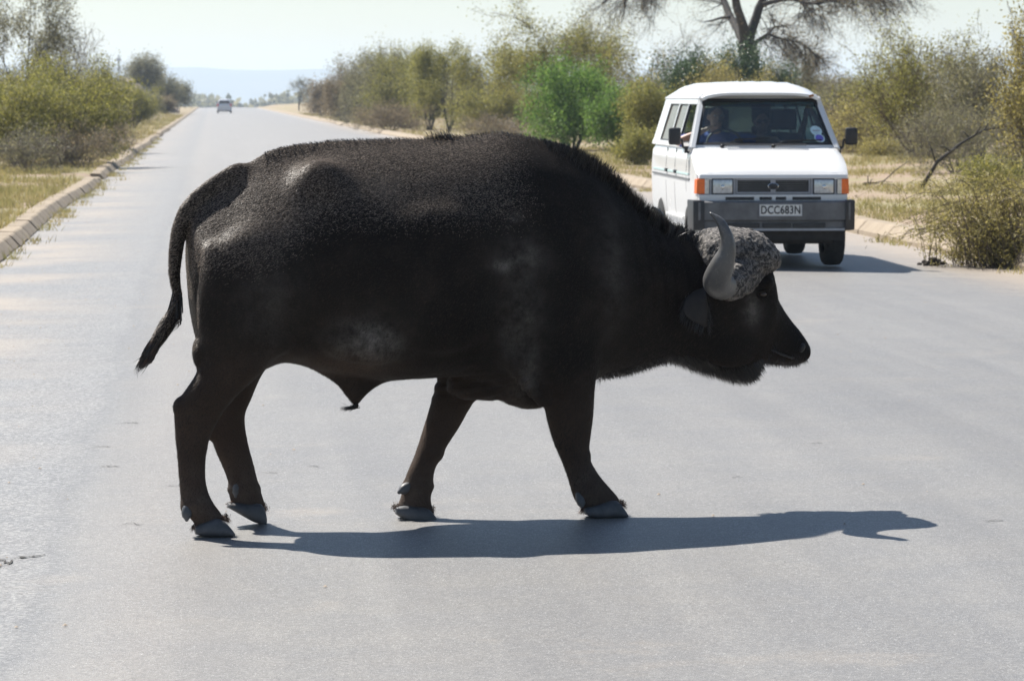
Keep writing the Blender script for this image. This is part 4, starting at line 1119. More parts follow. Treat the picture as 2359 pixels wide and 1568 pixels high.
# ---- hooves and dew claws
def hoof(rows, lat, tilt=0.0):
    for s in (-1, 1):
        mb = MB(); L = lat + s * .030
        loft_px(mb, [(a, b, a2, c, w, L + s * (.006 * i), .35, .8, .55) for i, (a, b, a2, c, w) in enumerate(rows)], 3, 16)
        mb.build('hoof', M['hoof'], buf, smooth=True)
def dewclaw(x, y, lat, dx, dy, r=.016):
    for s in (-1, 1):
        mb = MB(); a = bp(x, y, lat + s * .026); b = bp(x + dx, y + dy, lat + s * .032)
        mb.tube([a - (b - a) * .7, a, a.lerp(b, .6), b], [r * .8, r, r * .85, r * .4], 10, True); mb.build('dewclaw', M['hoof'], buf, smooth=True)
hoof([(450, 1212, 450, 1230, .020), (470, 1203, 468, 1233, .028), (497, 1194, 492, 1235, .031), (516, 1200, 514, 1235, .029), (532, 1216, 532, 1235, .022), (541, 1228, 541, 1234, .010)], -.13)
hoof([(527, 1158, 524, 1168, .020), (548, 1158, 545, 1180, .028), (575, 1160, 566, 1192, .031), (600, 1160, 585, 1202, .029), (611, 1176, 603, 1207, .022), (615, 1196, 613, 1207, .010)], .13)
hoof([(1347, 1170, 1347, 1184, .020), (1368, 1164, 1366, 1191, .028), (1395, 1155, 1392, 1192, .031), (1420, 1153, 1416, 1192, .030), (1437, 1170, 1434, 1192, .022), (1446, 1184, 1446, 1190, .010)], -.12)
hoof([(912, 1168, 912, 1184, .020), (930, 1164, 930, 1196, .028), (958, 1166, 953, 1204, .031), (982, 1170, 978, 1206, .029), (998, 1182, 996, 1207, .022), (1007, 1196, 1007, 1206, .010)], .12)
for (x, y, lat, dx, dy, n) in ((1428, 1158, -.12, 14, 12, 60), (1345, 1172, -.12, -8, 10, 40), (516, 1192, -.13, 14, 10, 60), (452, 1212, -.13, -10, 10, 45), (606, 1168, .13, 8, 12, 50), (534, 1160, .13, -12, 2, 45), (992, 1172, .12, 6, 14, 45), (914, 1166, .12, -10, 2, 50)):
    P_ = []
    for _ in range(n * 3):
        l_ = lat + rs.normal() * .03; a_ = bp(x + rs.normal() * 6, y + rs.normal() * 5, l_); k_ = rs.uniform(.3, 1.0)
        e_ = bp(x + dx * k_ + rs.normal() * 4, y + dy * k_ + rs.normal() * 4, l_ + rs.normal() * .01); P_.append([a_, a_.lerp(e_, .5) + Vector((0, 0, .004)), e_])
    strand_tuft('hoof_fringe', P_, M['fur_brown'], .0014)
dewclaw(430, 1180, -.13, 0, 16, .021); dewclaw(546, 1124, .13, -2, 18, .021); dewclaw(934, 1124, .12, -14, 9, .022); dewclaw(1337, 1150, -.12, 4, 17, .020)

# ---- head: boss, horns, ears, eyes, nostrils
bossm = MB()
loft_px(bossm, [(1590, 575, 1600, 640, .09, 0, .5, .8, .8), (1606, 545, 1612, 650, .155, 0, .5, .7, .8), (1640, 528, 1636, 668, .185, 0, .5, .6, .7), (1690, 523, 1672, 684, .195, 0, .5, .6, .7),
                (1735, 534, 1712, 660, .185, 0, .5, .6, .7), (1765, 556, 1746, 634, .165, 0, .5, .65, .7), (1780, 582, 1770, 622, .13, 0, .5, .7, .8), (1784, 598, 1778, 614, .07, 0, .5, .8, .8)], 3, 30)
for s in (-1, 1):
    bossm.tube([Vector((p.x, -s * p.y, p.z)) for p in (bp(1715, 608, -.08), bp(1697, 636, -.15), bp(1682, 652, -.21), bp(1670, 660, -.262))], [.094, .086, .074, .060], 18, True)
bme = remesh(bossm, 'boss', .0065, 4, .5)
Vb = np.empty(len(bme.vertices) * 3, np.float32); bme.vertices.foreach_get('co', Vb); Vb = Vb.reshape(-1, 3)
Nb = np.empty(len(bme.vertices) * 3, np.float32); bme.vertices.foreach_get('normal', Nb); Nb = Nb.reshape(-1, 3)
db = np.array([mnoise.noise((p[0] * 38, p[1] * 38, p[2] * 38)) * .006 + abs(mnoise.noise((p[0] * 75, p[1] * 75, p[2] * 75))) * .006 + mnoise.noise((p[0] * 9, p[1] * 9, p[2] * 9)) * .006 for p in Vb])
bme.vertices.foreach_set('co', (Vb + Nb * db[:, None]).astype(np.float32).ravel()); bme.update()
bme.shade_smooth(); link('boss', bme, M['boss'], buf)
HP = [(1690, 642, .14), (1672, 656, .24), (1657, 656, .31), (1652, 643, .36), (1664, 610, .405), (1675, 579, .425), (1675, 550, .43), (1667, 526, .425), (1656, 507, .41), (1635, 490, .395)]
HR = [28, 32, 33, 32, 27, 20, 15, 12, 9, 2]
for s in (-1, 1):
    # the far horn mirrors the near one about the head's middle plane
    near = [bp(x, y, -lat) for x, y, lat in HP]
    pts = [Vector((p.x, s * abs(p.y) if s > 0 else p.y, p.z)) for p in near]
    rows = interp([(*p, r / 575) for p, r in zip(pts, HR)], 5)
    mb = MB(); mb.tube([r[:3] for r in rows], [max(r[3], .002) for r in rows], 20); mb.build('horn', M['horn'], buf, smooth=True)
M['ear'] = simple('ear_skin', (.022, .017, .014), .75, vary=.35, scale=30, bump=.4)
for s in (-1, 1):
    mb = MB(); rings = []
    rows = interp([(1616, 662, 12, .17), (1604, 679, 25, .205), (1600, 700, 31, .235), (1606, 722, 27, .25), (1618, 741, 14, .255), (1627, 752, 3, .25)], 4)
    n = 14
    for x, y, w, lat in rows:
        c = bp(x, y, -lat); c.y *= -s; r = w / 575; ring_ = []
        for j in range(n):
            a = 2 * math.pi * j / n
            ring_.append(c + Vector((math.cos(a) * r * .95, -s * (-.014 * math.sin(a) + .35 * r * math.cos(a) ** 2 - .012) * -1, math.cos(a) * r * .28 + .0)))
        rings.append(ring_)
    mb.loft(rings); o = mb.build('ear', M['ear'], buf, smooth=True)
    fr = []
    for x, y, w, lat in rows[3:-1]:
        for e in (-1, 1):
            for _ in range(16):
                c = bp(x, y + rs.normal() * 4, -lat); c.y *= -s; p = c + Vector((e * w / 575 * .95, 0, e * w / 575 * .28))
                fr.append([p, p + Vector((e * .008, rs.normal() * .004, -.016)), p + Vector((e * .010 + rs.normal() * .006, rs.normal() * .008, -.035))])
    strand_tuft('ear_fringe', fr, M['fur_black'], .0016)
    mb = MB(); c = bp(1757, 678, -.150); c.y *= -s; mb.ell(c, (.018, .014, .016)); mb.build('eye', M['eye'], buf, smooth=True)
    mb = MB()
    for dz, th in ((.015, .006), (-.015, .005)):
        pl = [c + Vector((-.028, s * .002, dz * .1)), c + Vector((-.012, s * .012, dz)), c + Vector((.010, s * .010, dz)), c + Vector((.026, -s * .002, dz * .2))]
        mb.tube(pl, [th*.6, th, th, th*.6], 8, True)
    mb.build('eyelid', M['hide'], buf, smooth=True)
    mb = MB(); c = bp(1847, 801, -.092); c.y *= -s; mb.ell(c, (.013, .014, .020), Matrix.Rotation(R(25), 3, 'Y')); mb.build('nostril', simple('nostril_skin', (.008, .007, .007), .45), buf, smooth=True)

# mouth line and moist nose pad
M['nose'] = simple('wet_nose', (.014, .012, .012), .28, vary=.3, scale=120, bump=.5)
mb = MB(); mb.ell(bp(1852, 797, 0), (.014, .062, .030), Matrix.Rotation(R(-28), 3, 'Y'), 20, 14); mb.build('nose_pad', M['nose'], buf, smooth=True)
for s in (-1, 1):
    P_ = [bp(1842, 822, -.070), bp(1824, 824, -.092), bp(1800, 816, -.104), bp(1778, 806, -.108)]
    mb = MB(); mb.tube([Vector((p.x, -s * p.y, p.z)) for p in P_], [.003, .004, .004, .002], 8, True); mb.build('mouth_line', M['nose'], buf, smooth=True)

# ================================================================== VEHICLES AND PEOPLE
def mat_paint(name, c, dirt=.25):
    t = NT(name); v = t.coord('Object'); n = t.noise(3, 5, .6, v); f = t.noise(40, 4, .6, v); z = t.sep(v)[2]
    lo = t.ramp(z, [(.25, 1.0), (.75, 0.0)])
    d = t.math('MULTIPLY', t.math('ADD', t.math('MULTIPLY', lo, .5), .12), t.ramp(n, [(.35, 0.0), (.75, 1.0)]))
    c2 = t.mix(d, c, (.42, .34, .25)); t.col(t.mix(t.ramp(f, [(.7, 0.0), (.8, dirt)]), c2, (.3, .22, .15)))
    t.rough(t.mix(d, (.22, .22, .22), (.6, .6, .6))); t.b.inputs['Coat Weight'].default_value = .4; t.b.inputs['Coat Roughness'].default_value = .08
    return t.m
def mat_glass(name, tint, refl=.09, dust=.06):
    t = NT(name); t.n.remove(t.b)
    tr = t.node('ShaderNodeBsdfTransparent'); gl = t.node('ShaderNodeBsdfGlossy'); gl.inputs['Roughness'].default_value = .03
    n = t.noise(25, 4, .6, t.coord('Object'))
    dcol = t.node('ShaderNodeBsdfDiffuse'); dcol.inputs[0].default_value = (.5, .46, .4, 1)
    tr.inputs[0].default_value = (*tint, 1)
    lw = t.node('ShaderNodeLayerWeight'); lw.inputs[0].default_value = .22
    mx = t.node('ShaderNodeMixShader'); t.L(t.math('ADD', lw.outputs['Fresnel'], refl - .04, True), mx.inputs[0])
    t.L(tr.outputs[0], mx.inputs[1]); t.L(gl.outputs[0], mx.inputs[2])
    m2 = t.node('ShaderNodeMixShader'); t.L(t.ramp(n, [(.3, dust * .4), (.8, dust)]), m2.inputs[0]); t.L(mx.outputs[0], m2.inputs[1]); t.L(dcol.outputs[0], m2.inputs[2])
    t.L(m2.outputs[0], t.o.inputs[0]); return t.m
M['white'] = mat_paint('white_paint', (.80, .80, .79)); M['silver'] = mat_paint('silver_paint', (.72, .73, .76), .1)
M['glass'] = mat_glass('clear_glass', (.66, .76, .76)); M['tint'] = mat_glass('tinted_band', (.16, .34, .42)); M['side_glass'] = mat_glass('side_glass', (.62, .70, .72), .10, .32)
M['black'] = simple('black_plastic', (.022, .022, .024), .5, vary=.25); M['bumper'] = simple('grey_bumper', (.115, .117, .122), .48, vary=.3, scale=9)
M['rubber'] = simple('tyre_rubber', (.020, .019, .018), .85, vary=.35, scale=30, bump=.3); M['rim'] = simple('wheel_steel', (.35, .35, .35), .4, .7)
M['grey_panel'] = simple('grey_panel', (.33, .34, .37), .4, vary=.1); M['lens'] = simple('lamp_glass', (.55, .57, .58), .12, .35, vary=.25, scale=40)
M['orange'] = simple('indicator_lens', (.85, .16, .02), .2, vary=.15, scale=30); M['red'] = simple('tail_lens', (.6, .02, .015), .25)
M['plate'] = simple('plate_white', (.72, .72, .70), .4, vary=.08); M['ink'] = simple('plate_ink', (.035, .035, .04), .5)
M['seat'] = simple('seat_cloth', (.022, .026, .036), .85, vary=.3, scale=60); M['lining'] = simple('cabin_lining', (.28, .28, .27), .8)
M['chassis'] = simple('underbody', (.025, .022, .02), .85, vary=.4, scale=8); M['chrome'] = simple('bright_metal', (.6, .6, .6), .2, .9)
M['skin'] = simple('skin', (.36, .19, .125), .5, vary=.12, scale=20); M['shirt'] = simple('blue_shirt', (.035, .07, .30), .8, vary=.2, scale=25, bump=.2)
M['hair'] = simple('dark_hair', (.02, .015, .012), .6, vary=.4, scale=70, bump=.8); M['top'] = simple('dark_top', (.03, .03, .045), .8)
M['sticker'] = simple('pale_sticker', (.55, .72, .76), .5); M['sticker2'] = simple('violet_sticker', (.16, .14, .55), .5); M['stripe'] = simple('stripe_green', (.45, .62, .60), .4)

def hwz(z):
    P = [(.28, .73), (.34, .775), (.6, .805), (.85, .815), (1.0, .812), (1.17, .795), (1.25, .778), (1.66, .650), (1.70, .635)]
    for (a, b), (c, d) in zip(P[:-1], P[1:]):
        if z <= c: return b + (d - b) * (max(z, a) - a) / (c - a)
    return P[-1][1]
wheel_c = ground_pt(1926, 614)
VU = Vector((UX, UY, 0)); VR = Vector((UY, -UX, 0))
VYAW = R(3.7); VU = Vector((-math.sin(VYAW), math.cos(VYAW), 0)); VR = Vector((math.cos(VYAW), math.sin(VYAW), 0))
V0 = wheel_c - VU * .74 - VR * .735; V0.z = gz(V0.x, V0.y)
van = empty('minibus', V0, VYAW); van.scale = (.955, 1, 1); tag(van, 'white minibus with grey bumper facing the camera beyond the buffalo', 'van')
NOSE, COWL, HEAD_Y, REAR = .10, .74, 1.16, 4.42
def hood_z(y):
    if y < NOSE + .04: return .885 + (y - NOSE) * .8
    return .925 + (1.195 - .925) * ((y - NOSE - .04) / (COWL - NOSE - .04)) ** .85
def taper(y):
    a = 1 - .028 * (1 - sstep(NOSE, NOSE + .35, y)); b = 1 - .02 * sstep(REAR - .3, REAR, y); return a * b
NB = NOSE + .055
def vbody():
    ys = [NB, NB + .015, NB + .04, NB + .12, .35, .5, .62, COWL, .8, 1.2, 2, 3, 3.8, REAR - .1, REAR - .02, REAR]; rings = []
    zs = [.30, .34, .45, .6, .75, .85, .95, 1.05, 1.12, 1.19]
    for y in ys:
        top = min(hood_z(y), 1.19) if y < COWL else 1.19
        k = taper(y) * (.985 if y in (NB, REAR) else 1); r = []
        zz = [min(z, top - .012 * (len(zs) - 1 - i)) for i, z in enumerate(zs)]
        for z in zz[:-1]: r.append((hwz(z) * k, y, z))
        r.append((hwz(top) * k - .03, y, top)); r.append((hwz(top) * k - .12, y, top + (.012 if y < COWL else 0)))
        r.append((0, y, top + (.022 if y < COWL else 0)))
        r.append((-hwz(top) * k + .12, y, top + (.012 if y < COWL else 0))); r.append((-hwz(top) * k + .03, y, top))
        for z in zz[:-1][::-1]: r.append((-hwz(z) * k, y, z))
        rings.append(r)
    mb = MB(); mb.loft(rings); o = mb.build('body', M['white'], van)
    cut = MB()
    for yc in (.74, 3.35):
        for s in (-1, 1): cut.cyl((s * .45, yc, .33), (s * .95, yc, .33), .40, 40)
    boolean(o, cut)
    cut = MB(); cut.box((0, 2.5, .95), (1.46, 3.05, .9)); boolean(o, cut)
    cut = MB(); cut.box((0, .86, 1.2), (1.40, .26, .16)); boolean(o, cut)
    o.data.materials.clear(); o.data.materials.append(M['white'])
    o.data.shade_smooth(); o.data.set_sharp_from_angle(angle=R(28))
    for p in o.data.polygons: p.material_index = 0
vbody()
MB().hexa([(-.77, NOSE + .005, .60), (.77, NOSE + .005, .60), (.80, NOSE + .16, .60), (-.80, NOSE + .16, .60), (-.775, NOSE, .735), (.775, NOSE, .735), (.80, NOSE + .16, .735), (-.80, NOSE + .16, .735)]).build('front_valance', M['white'], van, bevel=.008)
for s_, w_ in ((-.35, .32), (-.08, .15), (.08, .13), (.35, .32)): MB().box((s_, NOSE + .002, .697), (w_ - .02, .012, .032)).build('valance_slot', M['black'], van, bevel=.003)
MB().hexa([(-.775, NOSE + .002, .895), (.775, NOSE + .002, .895), (.79, NOSE + .12, .895), (-.79, NOSE + .12, .895), (-.77, NOSE + .012, .935), (.77, NOSE + .012, .935), (.785, NOSE + .12, .94), (-.785, NOSE + .12, .94)]).build('hood_lip', M['white'], van, bevel=.008)
MB().box((0, 2.1, .30), (1.30, 3.7, .12)).build('underbody', M['chassis'], van)
MB().box((0, .10, .335), (1.50, .10, .10)).build('front_apron', M['chassis'], van)
MB().box((0, .8, .265), (.9, .10, .09)).tube([(-.55, .78, .27), (.55, .78, .27)], .03, 8).box((.36, .75, .33), (.10, .3, .10)).build('front_axle', M['chassis'], van)
# hood panel, its shut lines, air grille
mb = MB(); g = []
xs = np.linspace(-.74, .74, 9)
for y in (NOSE + .015, NOSE + .05, NOSE + .1, .3, .45, .58, .66):
    g.append([(x * taper(y) * (1 - .05 * (y - .1)), y, hood_z(y) + .024 - .018 * (abs(x) / .74) ** 3) for x in xs])
Vh = [p for r in g for p in r] + [(p[0], p[1], p[2] - .02) for r in g for p in r]; nn = len(xs); nr = len(g); off = nn * nr; F = []
for j in range(nr - 1):
    for i in range(nn - 1): F += [(j*nn+i, j*nn+i+1, (j+1)*nn+i+1, (j+1)*nn+i), (off+j*nn+i, off+(j+1)*nn+i, off+(j+1)*nn+i+1, off+j*nn+i+1)]
bd = [i for i in range(nn)] + [j*nn+nn-1 for j in range(1, nr)] + [(nr-1)*nn+i for i in range(nn-2, -1, -1)] + [j*nn for j in range(nr-2, 0, -1)]
for a, b in zip(bd, bd[1:] + bd[:1]): F.append((a, off + a, off + b, b))
mb.add(Vh, F); hood = mb.build('hood', M['white'], van, smooth=True, sharp=35)
mb = MB()
for i in range(36):
    x = -.42 + .84 * i / 35; mb.box((x, .675, 1.222), (.009, .06, .008), Matrix.Rotation(.3, 3, 'X'))
mb.build('air_slots', M['black'], hood)
# front: lamp panel, lamps, grille
MB().box((0, NOSE + .048, .815), (1.50, .012, .176)).build('lamp_panel', M['grey_panel'], van, bevel=.003)
for s in (-1, 1):
    b = MB(); b.box((s * .530, NOSE + .030, .815), (.275, .028, .172)); sur = b.build('headlamp', M['grey_panel'], van, bevel=.008)
    b = MB(); b.box((s * .530, NOSE + .016, .815), (.228, .016, .158)); b.build('gasket', M['black'], sur, bevel=.012)
    b = MB(); b.box((s * .530, NOSE + .004, .815), (.204, .020, .138)); b.build('lens', M['lens'], sur, bevel=.014, smooth=True)
    b = MB(); b.ell((s * .530, NOSE - .002, .812), (.028, .010, .026)); b.build('bulb', M['chrome'], sur, smooth=True)
    b = MB(); b.box((s * .698, NOSE + .022, .815), (.052, .04, .150)); b.build('side_marker', M['lens'], van, bevel=.006)
    b = MB(); b.hexa([(s*.716, NOSE + .0, .742), (s*.800, NOSE + .03, .742), (s*.812, NOSE + .16, .742), (s*.716, NOSE + .05, .742), (s*.716, NOSE, .890), (s*.795, NOSE + .03, .890), (s*.806, NOSE + .16, .890), (s*.716, NOSE + .05, .890)])
    b.build('indicator', M['orange'], van, bevel=.006)
b = MB()
b.box((0, NOSE + .026, .885), (.775, .03, .016)).box((0, NOSE + .026, .752), (.775, .03, .018))
for s in (-1, 1): b.box((s * .381, NOSE + .026, .818), (.014, .03, .122))
gr = b.build('grille', M['grey_panel'], van, bevel=.004)
MB().box((0, NOSE + .040, .818), (.75, .010, .118)).build('grille_back', M['black'], gr)
for i in range(5):
    MB().box((0, NOSE + .031, .775 + i * .0215), (.75, .012, .005)).build('grille_bar', M['bumper'], gr)
for i in range(1, 8):
    MB().box((-.355 + .71 * i / 8, NOSE + .036, .818), (.006, .006, .118)).build('grille_rib', M['black'], gr)
b = MB(); b.box((0, NOSE + .02, .818), (.05, .022, .124)); b.build('grille_post', M['grey_panel'], gr)
b = MB(); b.ell((0, NOSE + .006, .818), (.060, .014, .036), None, 28, 12); em = b.build('emblem', M['chrome'], gr, smooth=True)
b = MB(); b.ell((0, NOSE - .002, .818), (.050, .010, .028), None, 28, 12); b.build('emblem_face', M['black'], em, smooth=True)
# bumper
prof = [(.0, .40), (.0, .47), (-.03, .49), (-.03, .66), (.02, .675), (.13, .675), (.13, .38), (.02, .38)]
mb = MB(); rings = []
for x, dy, sc in ((-.845, .42, .96), (-.85, .20, 1), (-.835, .07, 1), (-.79, .02, 1), (-.70, 0, 1), (-.35, -.012, 1), (0, -.016, 1), (.35, -.012, 1), (.70, 0, 1), (.79, .02, 1), (.835, .07, 1), (.85, .20, 1), (.845, .42, .96)):
    wrap = abs(x) > .8
    rings.append([(x - (math.copysign(p[0], x) if False else 0) if not wrap else math.copysign(abs(x) - max(p[0], 0) * .8, x), dy + (p[0] if not wrap else p[0] * .3), .53 + (p[1] - .53) * sc) for p in prof])
mb.loft(rings); bum = mb.build('bumper', M['bumper'], van, smooth=True, sharp=35)
for x, w in ((-.34, .36), (.02, .30), (.36, .34)): MB().box((x, -.018, .435), (w, .03, .045)).build('bumper_slot', M['black'], bum, bevel=.006)
for s in (-1, 1):
    b = MB(); b.hexa([(s*.735, -.036, .385), (s*.845, .03, .385), (s*.862, .40, .385), (s*.75, .1, .385), (s*.735, -.036, .682), (s*.848, .03, .682), (s*.866, .40, .682), (s*.75, .1, .682)])
    b.build('corner_guard', M['black'], bum, bevel=.012, smooth=True, sharp=40)
MB().box((0, -.002, .392), (1.46, .05, .022)).build('bumper_lip', M['grey_panel'], bum)
# plate with its characters
pl = MB().box((.055, -.052, .585), (.445, .010, .118)).build('number_plate', M['plate'], van, bevel=.004)
fr = MB()
for dz in (-.057, .057): fr.box((.055, -.058, .585 + dz), (.449, .006, .007))
for dx in (-.222, .222): fr.box((.055 + dx, -.058, .585), (.007, .006, .121))
fr.build('plate_border', M['grey_panel'], pl)
def text_mesh(s, size, mat, parent, loc, rot, name, sx=1.0):
    cu = bpy.data.curves.new(name, 'FONT'); cu.body = s; cu.size = size; cu.align_x = 'CENTER'; cu.align_y = 'CENTER'; cu.extrude = .0015; cu.offset = .0022; cu.space_character = 1.08
    o = bpy.data.objects.new(name, cu); col.objects.link(o)
    me = evaluated(o, name); bpy.data.objects.remove(o); q = link(name, me, mat, parent); q.location = loc; q.rotation_euler = rot; q.scale = (sx, 1, 1)
    return q
text_mesh('DCC683N', .112, M['ink'], pl, (.055, -.0605, .584), (R(90), 0, 0), 'plate_letters', .80)
# greenhouse
def strip(y0, y1, z0, y2, y3, z1, s, t=.035, out=.0, mat='white', name='pillar', parent=van):
    a, b = hwz(z0) + out, hwz(z1) + out; mb = MB()
    mb.hexa([(s*a, y0, z0), (s*a, y1, z0), (s*(a-t), y1, z0), (s*(a-t), y0, z0), (s*b, y2, z1), (s*b, y3, z1), (s*(b-t), y3, z1), (s*(b-t), y2, z1)])
    return mb.build(name, M[mat], parent, bevel=.005)
wins = [(.98, 1.22, 1.93, 1.93), (2.02, 2.02, 2.76, 2.76), (2.86, 2.86, 3.74, 3.66)]
for s in (-1, 1):
    strip(COWL - .02, .88, 1.19, HEAD_Y - .02, 1.15 + .06, 1.665, s, .05, 0, 'white', 'windscreen_pillar')
    strip(1.955, 2.00, 1.19, 1.955, 2.00, 1.665, s); strip(2.78, 2.84, 1.19, 2.78, 2.84, 1.665, s); strip(3.76, REAR, 1.19, 3.68, REAR - .12, 1.665, s)
    strip(.80, REAR, 1.185, .80, REAR, 1.235, s, .04, .002, 'white', 'belt_rail'); strip(1.14, REAR - .12, 1.63, 1.16, REAR - .12, 1.69, s, .04, .002, 'white', 'roof_rail')
    strip(1.1, REAR - .1, 1.688, 1.1, REAR - .1, 1.702, s, .02, .016, 'white', 'rain_gutter')
    for i, (a, c, d, e) in enumerate(wins):
        f = strip(a - .02, a + .015, 1.23, c - .02, c + .015, 1.635, s, .025, -.004, 'black', 'window_gasket'); strip(d - .015, d + .02, 1.23, e - .015, e + .02, 1.635, s, .025, -.004, 'black', 'window_gasket')
        strip(a, d, 1.233, a, d, 1.25, s, .025, -.004, 'black', 'window_gasket'); strip(c, e, 1.620, c, e, 1.637, s, .025, -.004, 'black', 'window_gasket')
        if i == 0 and s == -1: continue          # driver's window is wound down
        strip(a + .01, d - .01, 1.245, c + .01, e - .01, 1.625, s, .005, -.018, 'side_glass', 'side_window')
# roof
mb = MB(); ys = [1.06, 1.09, 1.15, 1.3, 1.7, 2.4, 3.2, 3.8, 3.98, REAR - .06]; g = []
for y in ys:
    d = sstep(1.04, 1.42, y) * (1 - .8 * sstep(3.7, REAR + .05, y)); k = 1 - .03 * (1 - sstep(1.04, 1.3, y))
    r = []
    for i in range(25):
        u = -1 + 2 * i / 24; e = (1 - abs(u) ** 4.6)
        rib = .005 * math.cos(u * 22) * d * (1 if abs(u) < .7 else 0)
        r.append((u * .652 * k, y, 1.69 + (.055 + .115 * d) * e ** .8 + rib))
    g.append(r)
n = 25; Vr = [p for r in g for p in r] + [(p[0] * .97, p[1], p[2] - .025) for r in g for p in r]; off = n * len(g); F = []
for j in range(len(g) - 1):
    for i in range(n - 1): F += [(j*n+i, j*n+i+1, (j+1)*n+i+1, (j+1)*n+i), (off+j*n+i, off+(j+1)*n+i, off+(j+1)*n+i+1, off+j*n+i+1)]
bd = list(range(n)) + [j*n+n-1 for j in range(1, len(g))] + [(len(g)-1)*n+i for i in range(n-2, -1, -1)] + [j*n for j in range(len(g)-2, 0, -1)]
for a, b in zip(bd, bd[1:] + bd[:1]): F.append((a, off + a, off + b, b))
mb.add(Vr, F); roof = mb.build('roof', M['white'], van, smooth=True, sharp=50)
MB().box((.545, 1.062, 1.715), (.05, .02, .025), Matrix.Rotation(-.3, 3, 'Y')).build('rust_patch', simple('rust', (.28, .13, .05), .9), roof)
MB().box((0, 2.5, 1.70), (1.2, 2.8, .012)).build('headlining', M['lining'], van)
# windscreen: glass, tint band, rubber, wipers, mirror, stickers
WB, WT = (COWL + .01, 1.225, .725), (1.10, 1.675, .600)
def ws(u, v, out=0.0):
    y = WB[0] + (WT[0] - WB[0]) * v; z = WB[1] + (WT[1] - WB[1]) * v; w = WB[2] + (WT[2] - WB[2]) * v
    bow = .05 * (u * u); nrm = Vector((0, -(WT[1] - WB[1]), WT[0] - WB[0])).normalized()
    return Vector((u * w, y + bow, z)) + nrm * out
def ws_patch(u0, u1, v0, v1, out, t, nu=12, nv=2):
    mb = MB(); Va = []; F = []
    for k in (out, out - t):
        for j in range(nv + 1):
            for i in range(nu + 1): Va.append(ws(u0 + (u1-u0) * i / nu, v0 + (v1-v0) * j / nv, k))
    m = (nu + 1); off = m * (nv + 1)
    for j in range(nv):
        for i in range(nu): F += [(j*m+i, j*m+i+1, (j+1)*m+i+1, (j+1)*m+i), (off+j*m+i, off+(j+1)*m+i, off+(j+1)*m+i+1, off+j*m+i+1)]
    bd = list(range(m)) + [j*m+nu for j in range(1, nv+1)] + [nv*m+i for i in range(nu-1, -1, -1)] + [j*m for j in range(nv-1, 0, -1)]
    for a, b in zip(bd, bd[1:] + bd[:1]): F.append((a, off+a, off+b, b))
    return mb.add(Va, F)
wsc = ws_patch(-.985, .985, .02, .845, -.004, .005).build('windscreen', M['glass'], van)
ws_patch(-.985, .985, .845, .985, -.004, .005).build('tint_band', M['tint'], wsc)
for a in ((-1.02, 1.02, -.02, .035), (-1.02, 1.02, .965, 1.02), (-1.02, -.962, .035, .965), (.962, 1.02, .035, .965)):
    ws_patch(*a, .006, .022).build('windscreen_rubber', M['black'], wsc)
ws_patch(-1.08, 1.08, -.11, -.022, .003, .03).build('scuttle', M['white'], van); ws_patch(-1.06, 1.06, 1.022, 1.12, .004, .03).build('header', M['white'], van)
for s in (-1, 1): ws_patch(s * 1.022, s * 1.10, -.1, 1.08, .003, .04, 2, 8).build('windscreen_post', M['white'], van)
for ub, ut, vt in ((-.62, .08, .10), (.12, .86, .06)):
    b = MB(); p0 = ws(ub, -.06, .012); p1 = ws(ub + .18, .04, .03); p2 = ws(ut - .18, vt, .03)
    b.tube([p0, p1, p2], [.009, .007, .005], 6); w = b.build('wiper', M['black'], van)
    b = MB(); b.tube([ws(ut - .52, vt - .015, .018), ws(ut, vt + .012, .018)], [.010, .007], 6); b.build('blade', M['rubber'], w)
    b = MB(); b.ell(p0, (.022, .018, .022)); b.build('pivot', M['black'], w)
b = MB(); b.box((.02, 1.16, 1.60), (.215, .03, .062)); mi = b.build('rear_view_mirror', M['black'], van, bevel=.014); MB().tube([(.02, 1.14, 1.62), (.02, 1.11, 1.68)], .007, 6).build('stalk', M['black'], mi)
def sticker(u, v, r, m, nm):
    c = ws(u, v, -.0015); nrm = Vector((0, -(WT[1] - WB[1]), WT[0] - WB[0])).normalized(); up = Vector((0, nrm.z, -nrm.y)) * -1
    up = (ws(u, v + .1) - ws(u, v)).normalized(); rt = (ws(u + .05, v) - ws(u - .05, v)).normalized()
    mb = MB(); mb.loft([[c + (rt * math.cos(a) + up * math.sin(a)) * r + nrm * k for a in np.linspace(0, 2*math.pi, 20, endpoint=False)] for k in (.0, .0045)]); return mb.build(nm, M[m], wsc), c, nrm, rt, up
o_, c_, n_, r_, u_ = sticker(.83, .30, .062, 'sticker', 'licence_disc'); MB().hexa([c_ + r_*a + u_*b_ + n_*k for k in (.0046, .006) for a, b_ in ((-.04, -.006), (.04, -.006), (.04, .006), (-.04, .006))]).build('disc_print', M['grey_panel'], wsc)
o_, c_, n_, r_, u_ = sticker(.845, .135, .056, 'sticker', 'permit_disc'); mb = MB(); mb.loft([[c_ + (r_ * math.cos(a) + u_ * math.sin(a)) * .043 + n_ * k for a in np.linspace(0, 2*math.pi, 20, endpoint=False)] for k in (.0046, .006)]); mb.build('disc_print', M['sticker2'], wsc)
# door mirrors
for s in (-1, 1):
    b = MB(); b.box((s * .945, .86, 1.305), (.13, .07, .175)); mr = b.build('door_mirror', M['black'], van, bevel=.025, smooth=True, sharp=60)
    b = MB(); b.tube([(s * .80, .90, 1.16), (s * .855, .87, 1.20), (s * .865, .87, 1.27), (s * .92, .87, 1.28)], .014, 8).box((s * .81, .90, 1.17), (.05, .07, .07)); b.build('mirror_arm', M['black'], mr)
    MB().box((s * .945, .902, 1.305), (.11, .008, .15)).build('mirror_glass', M['chrome'], mr)
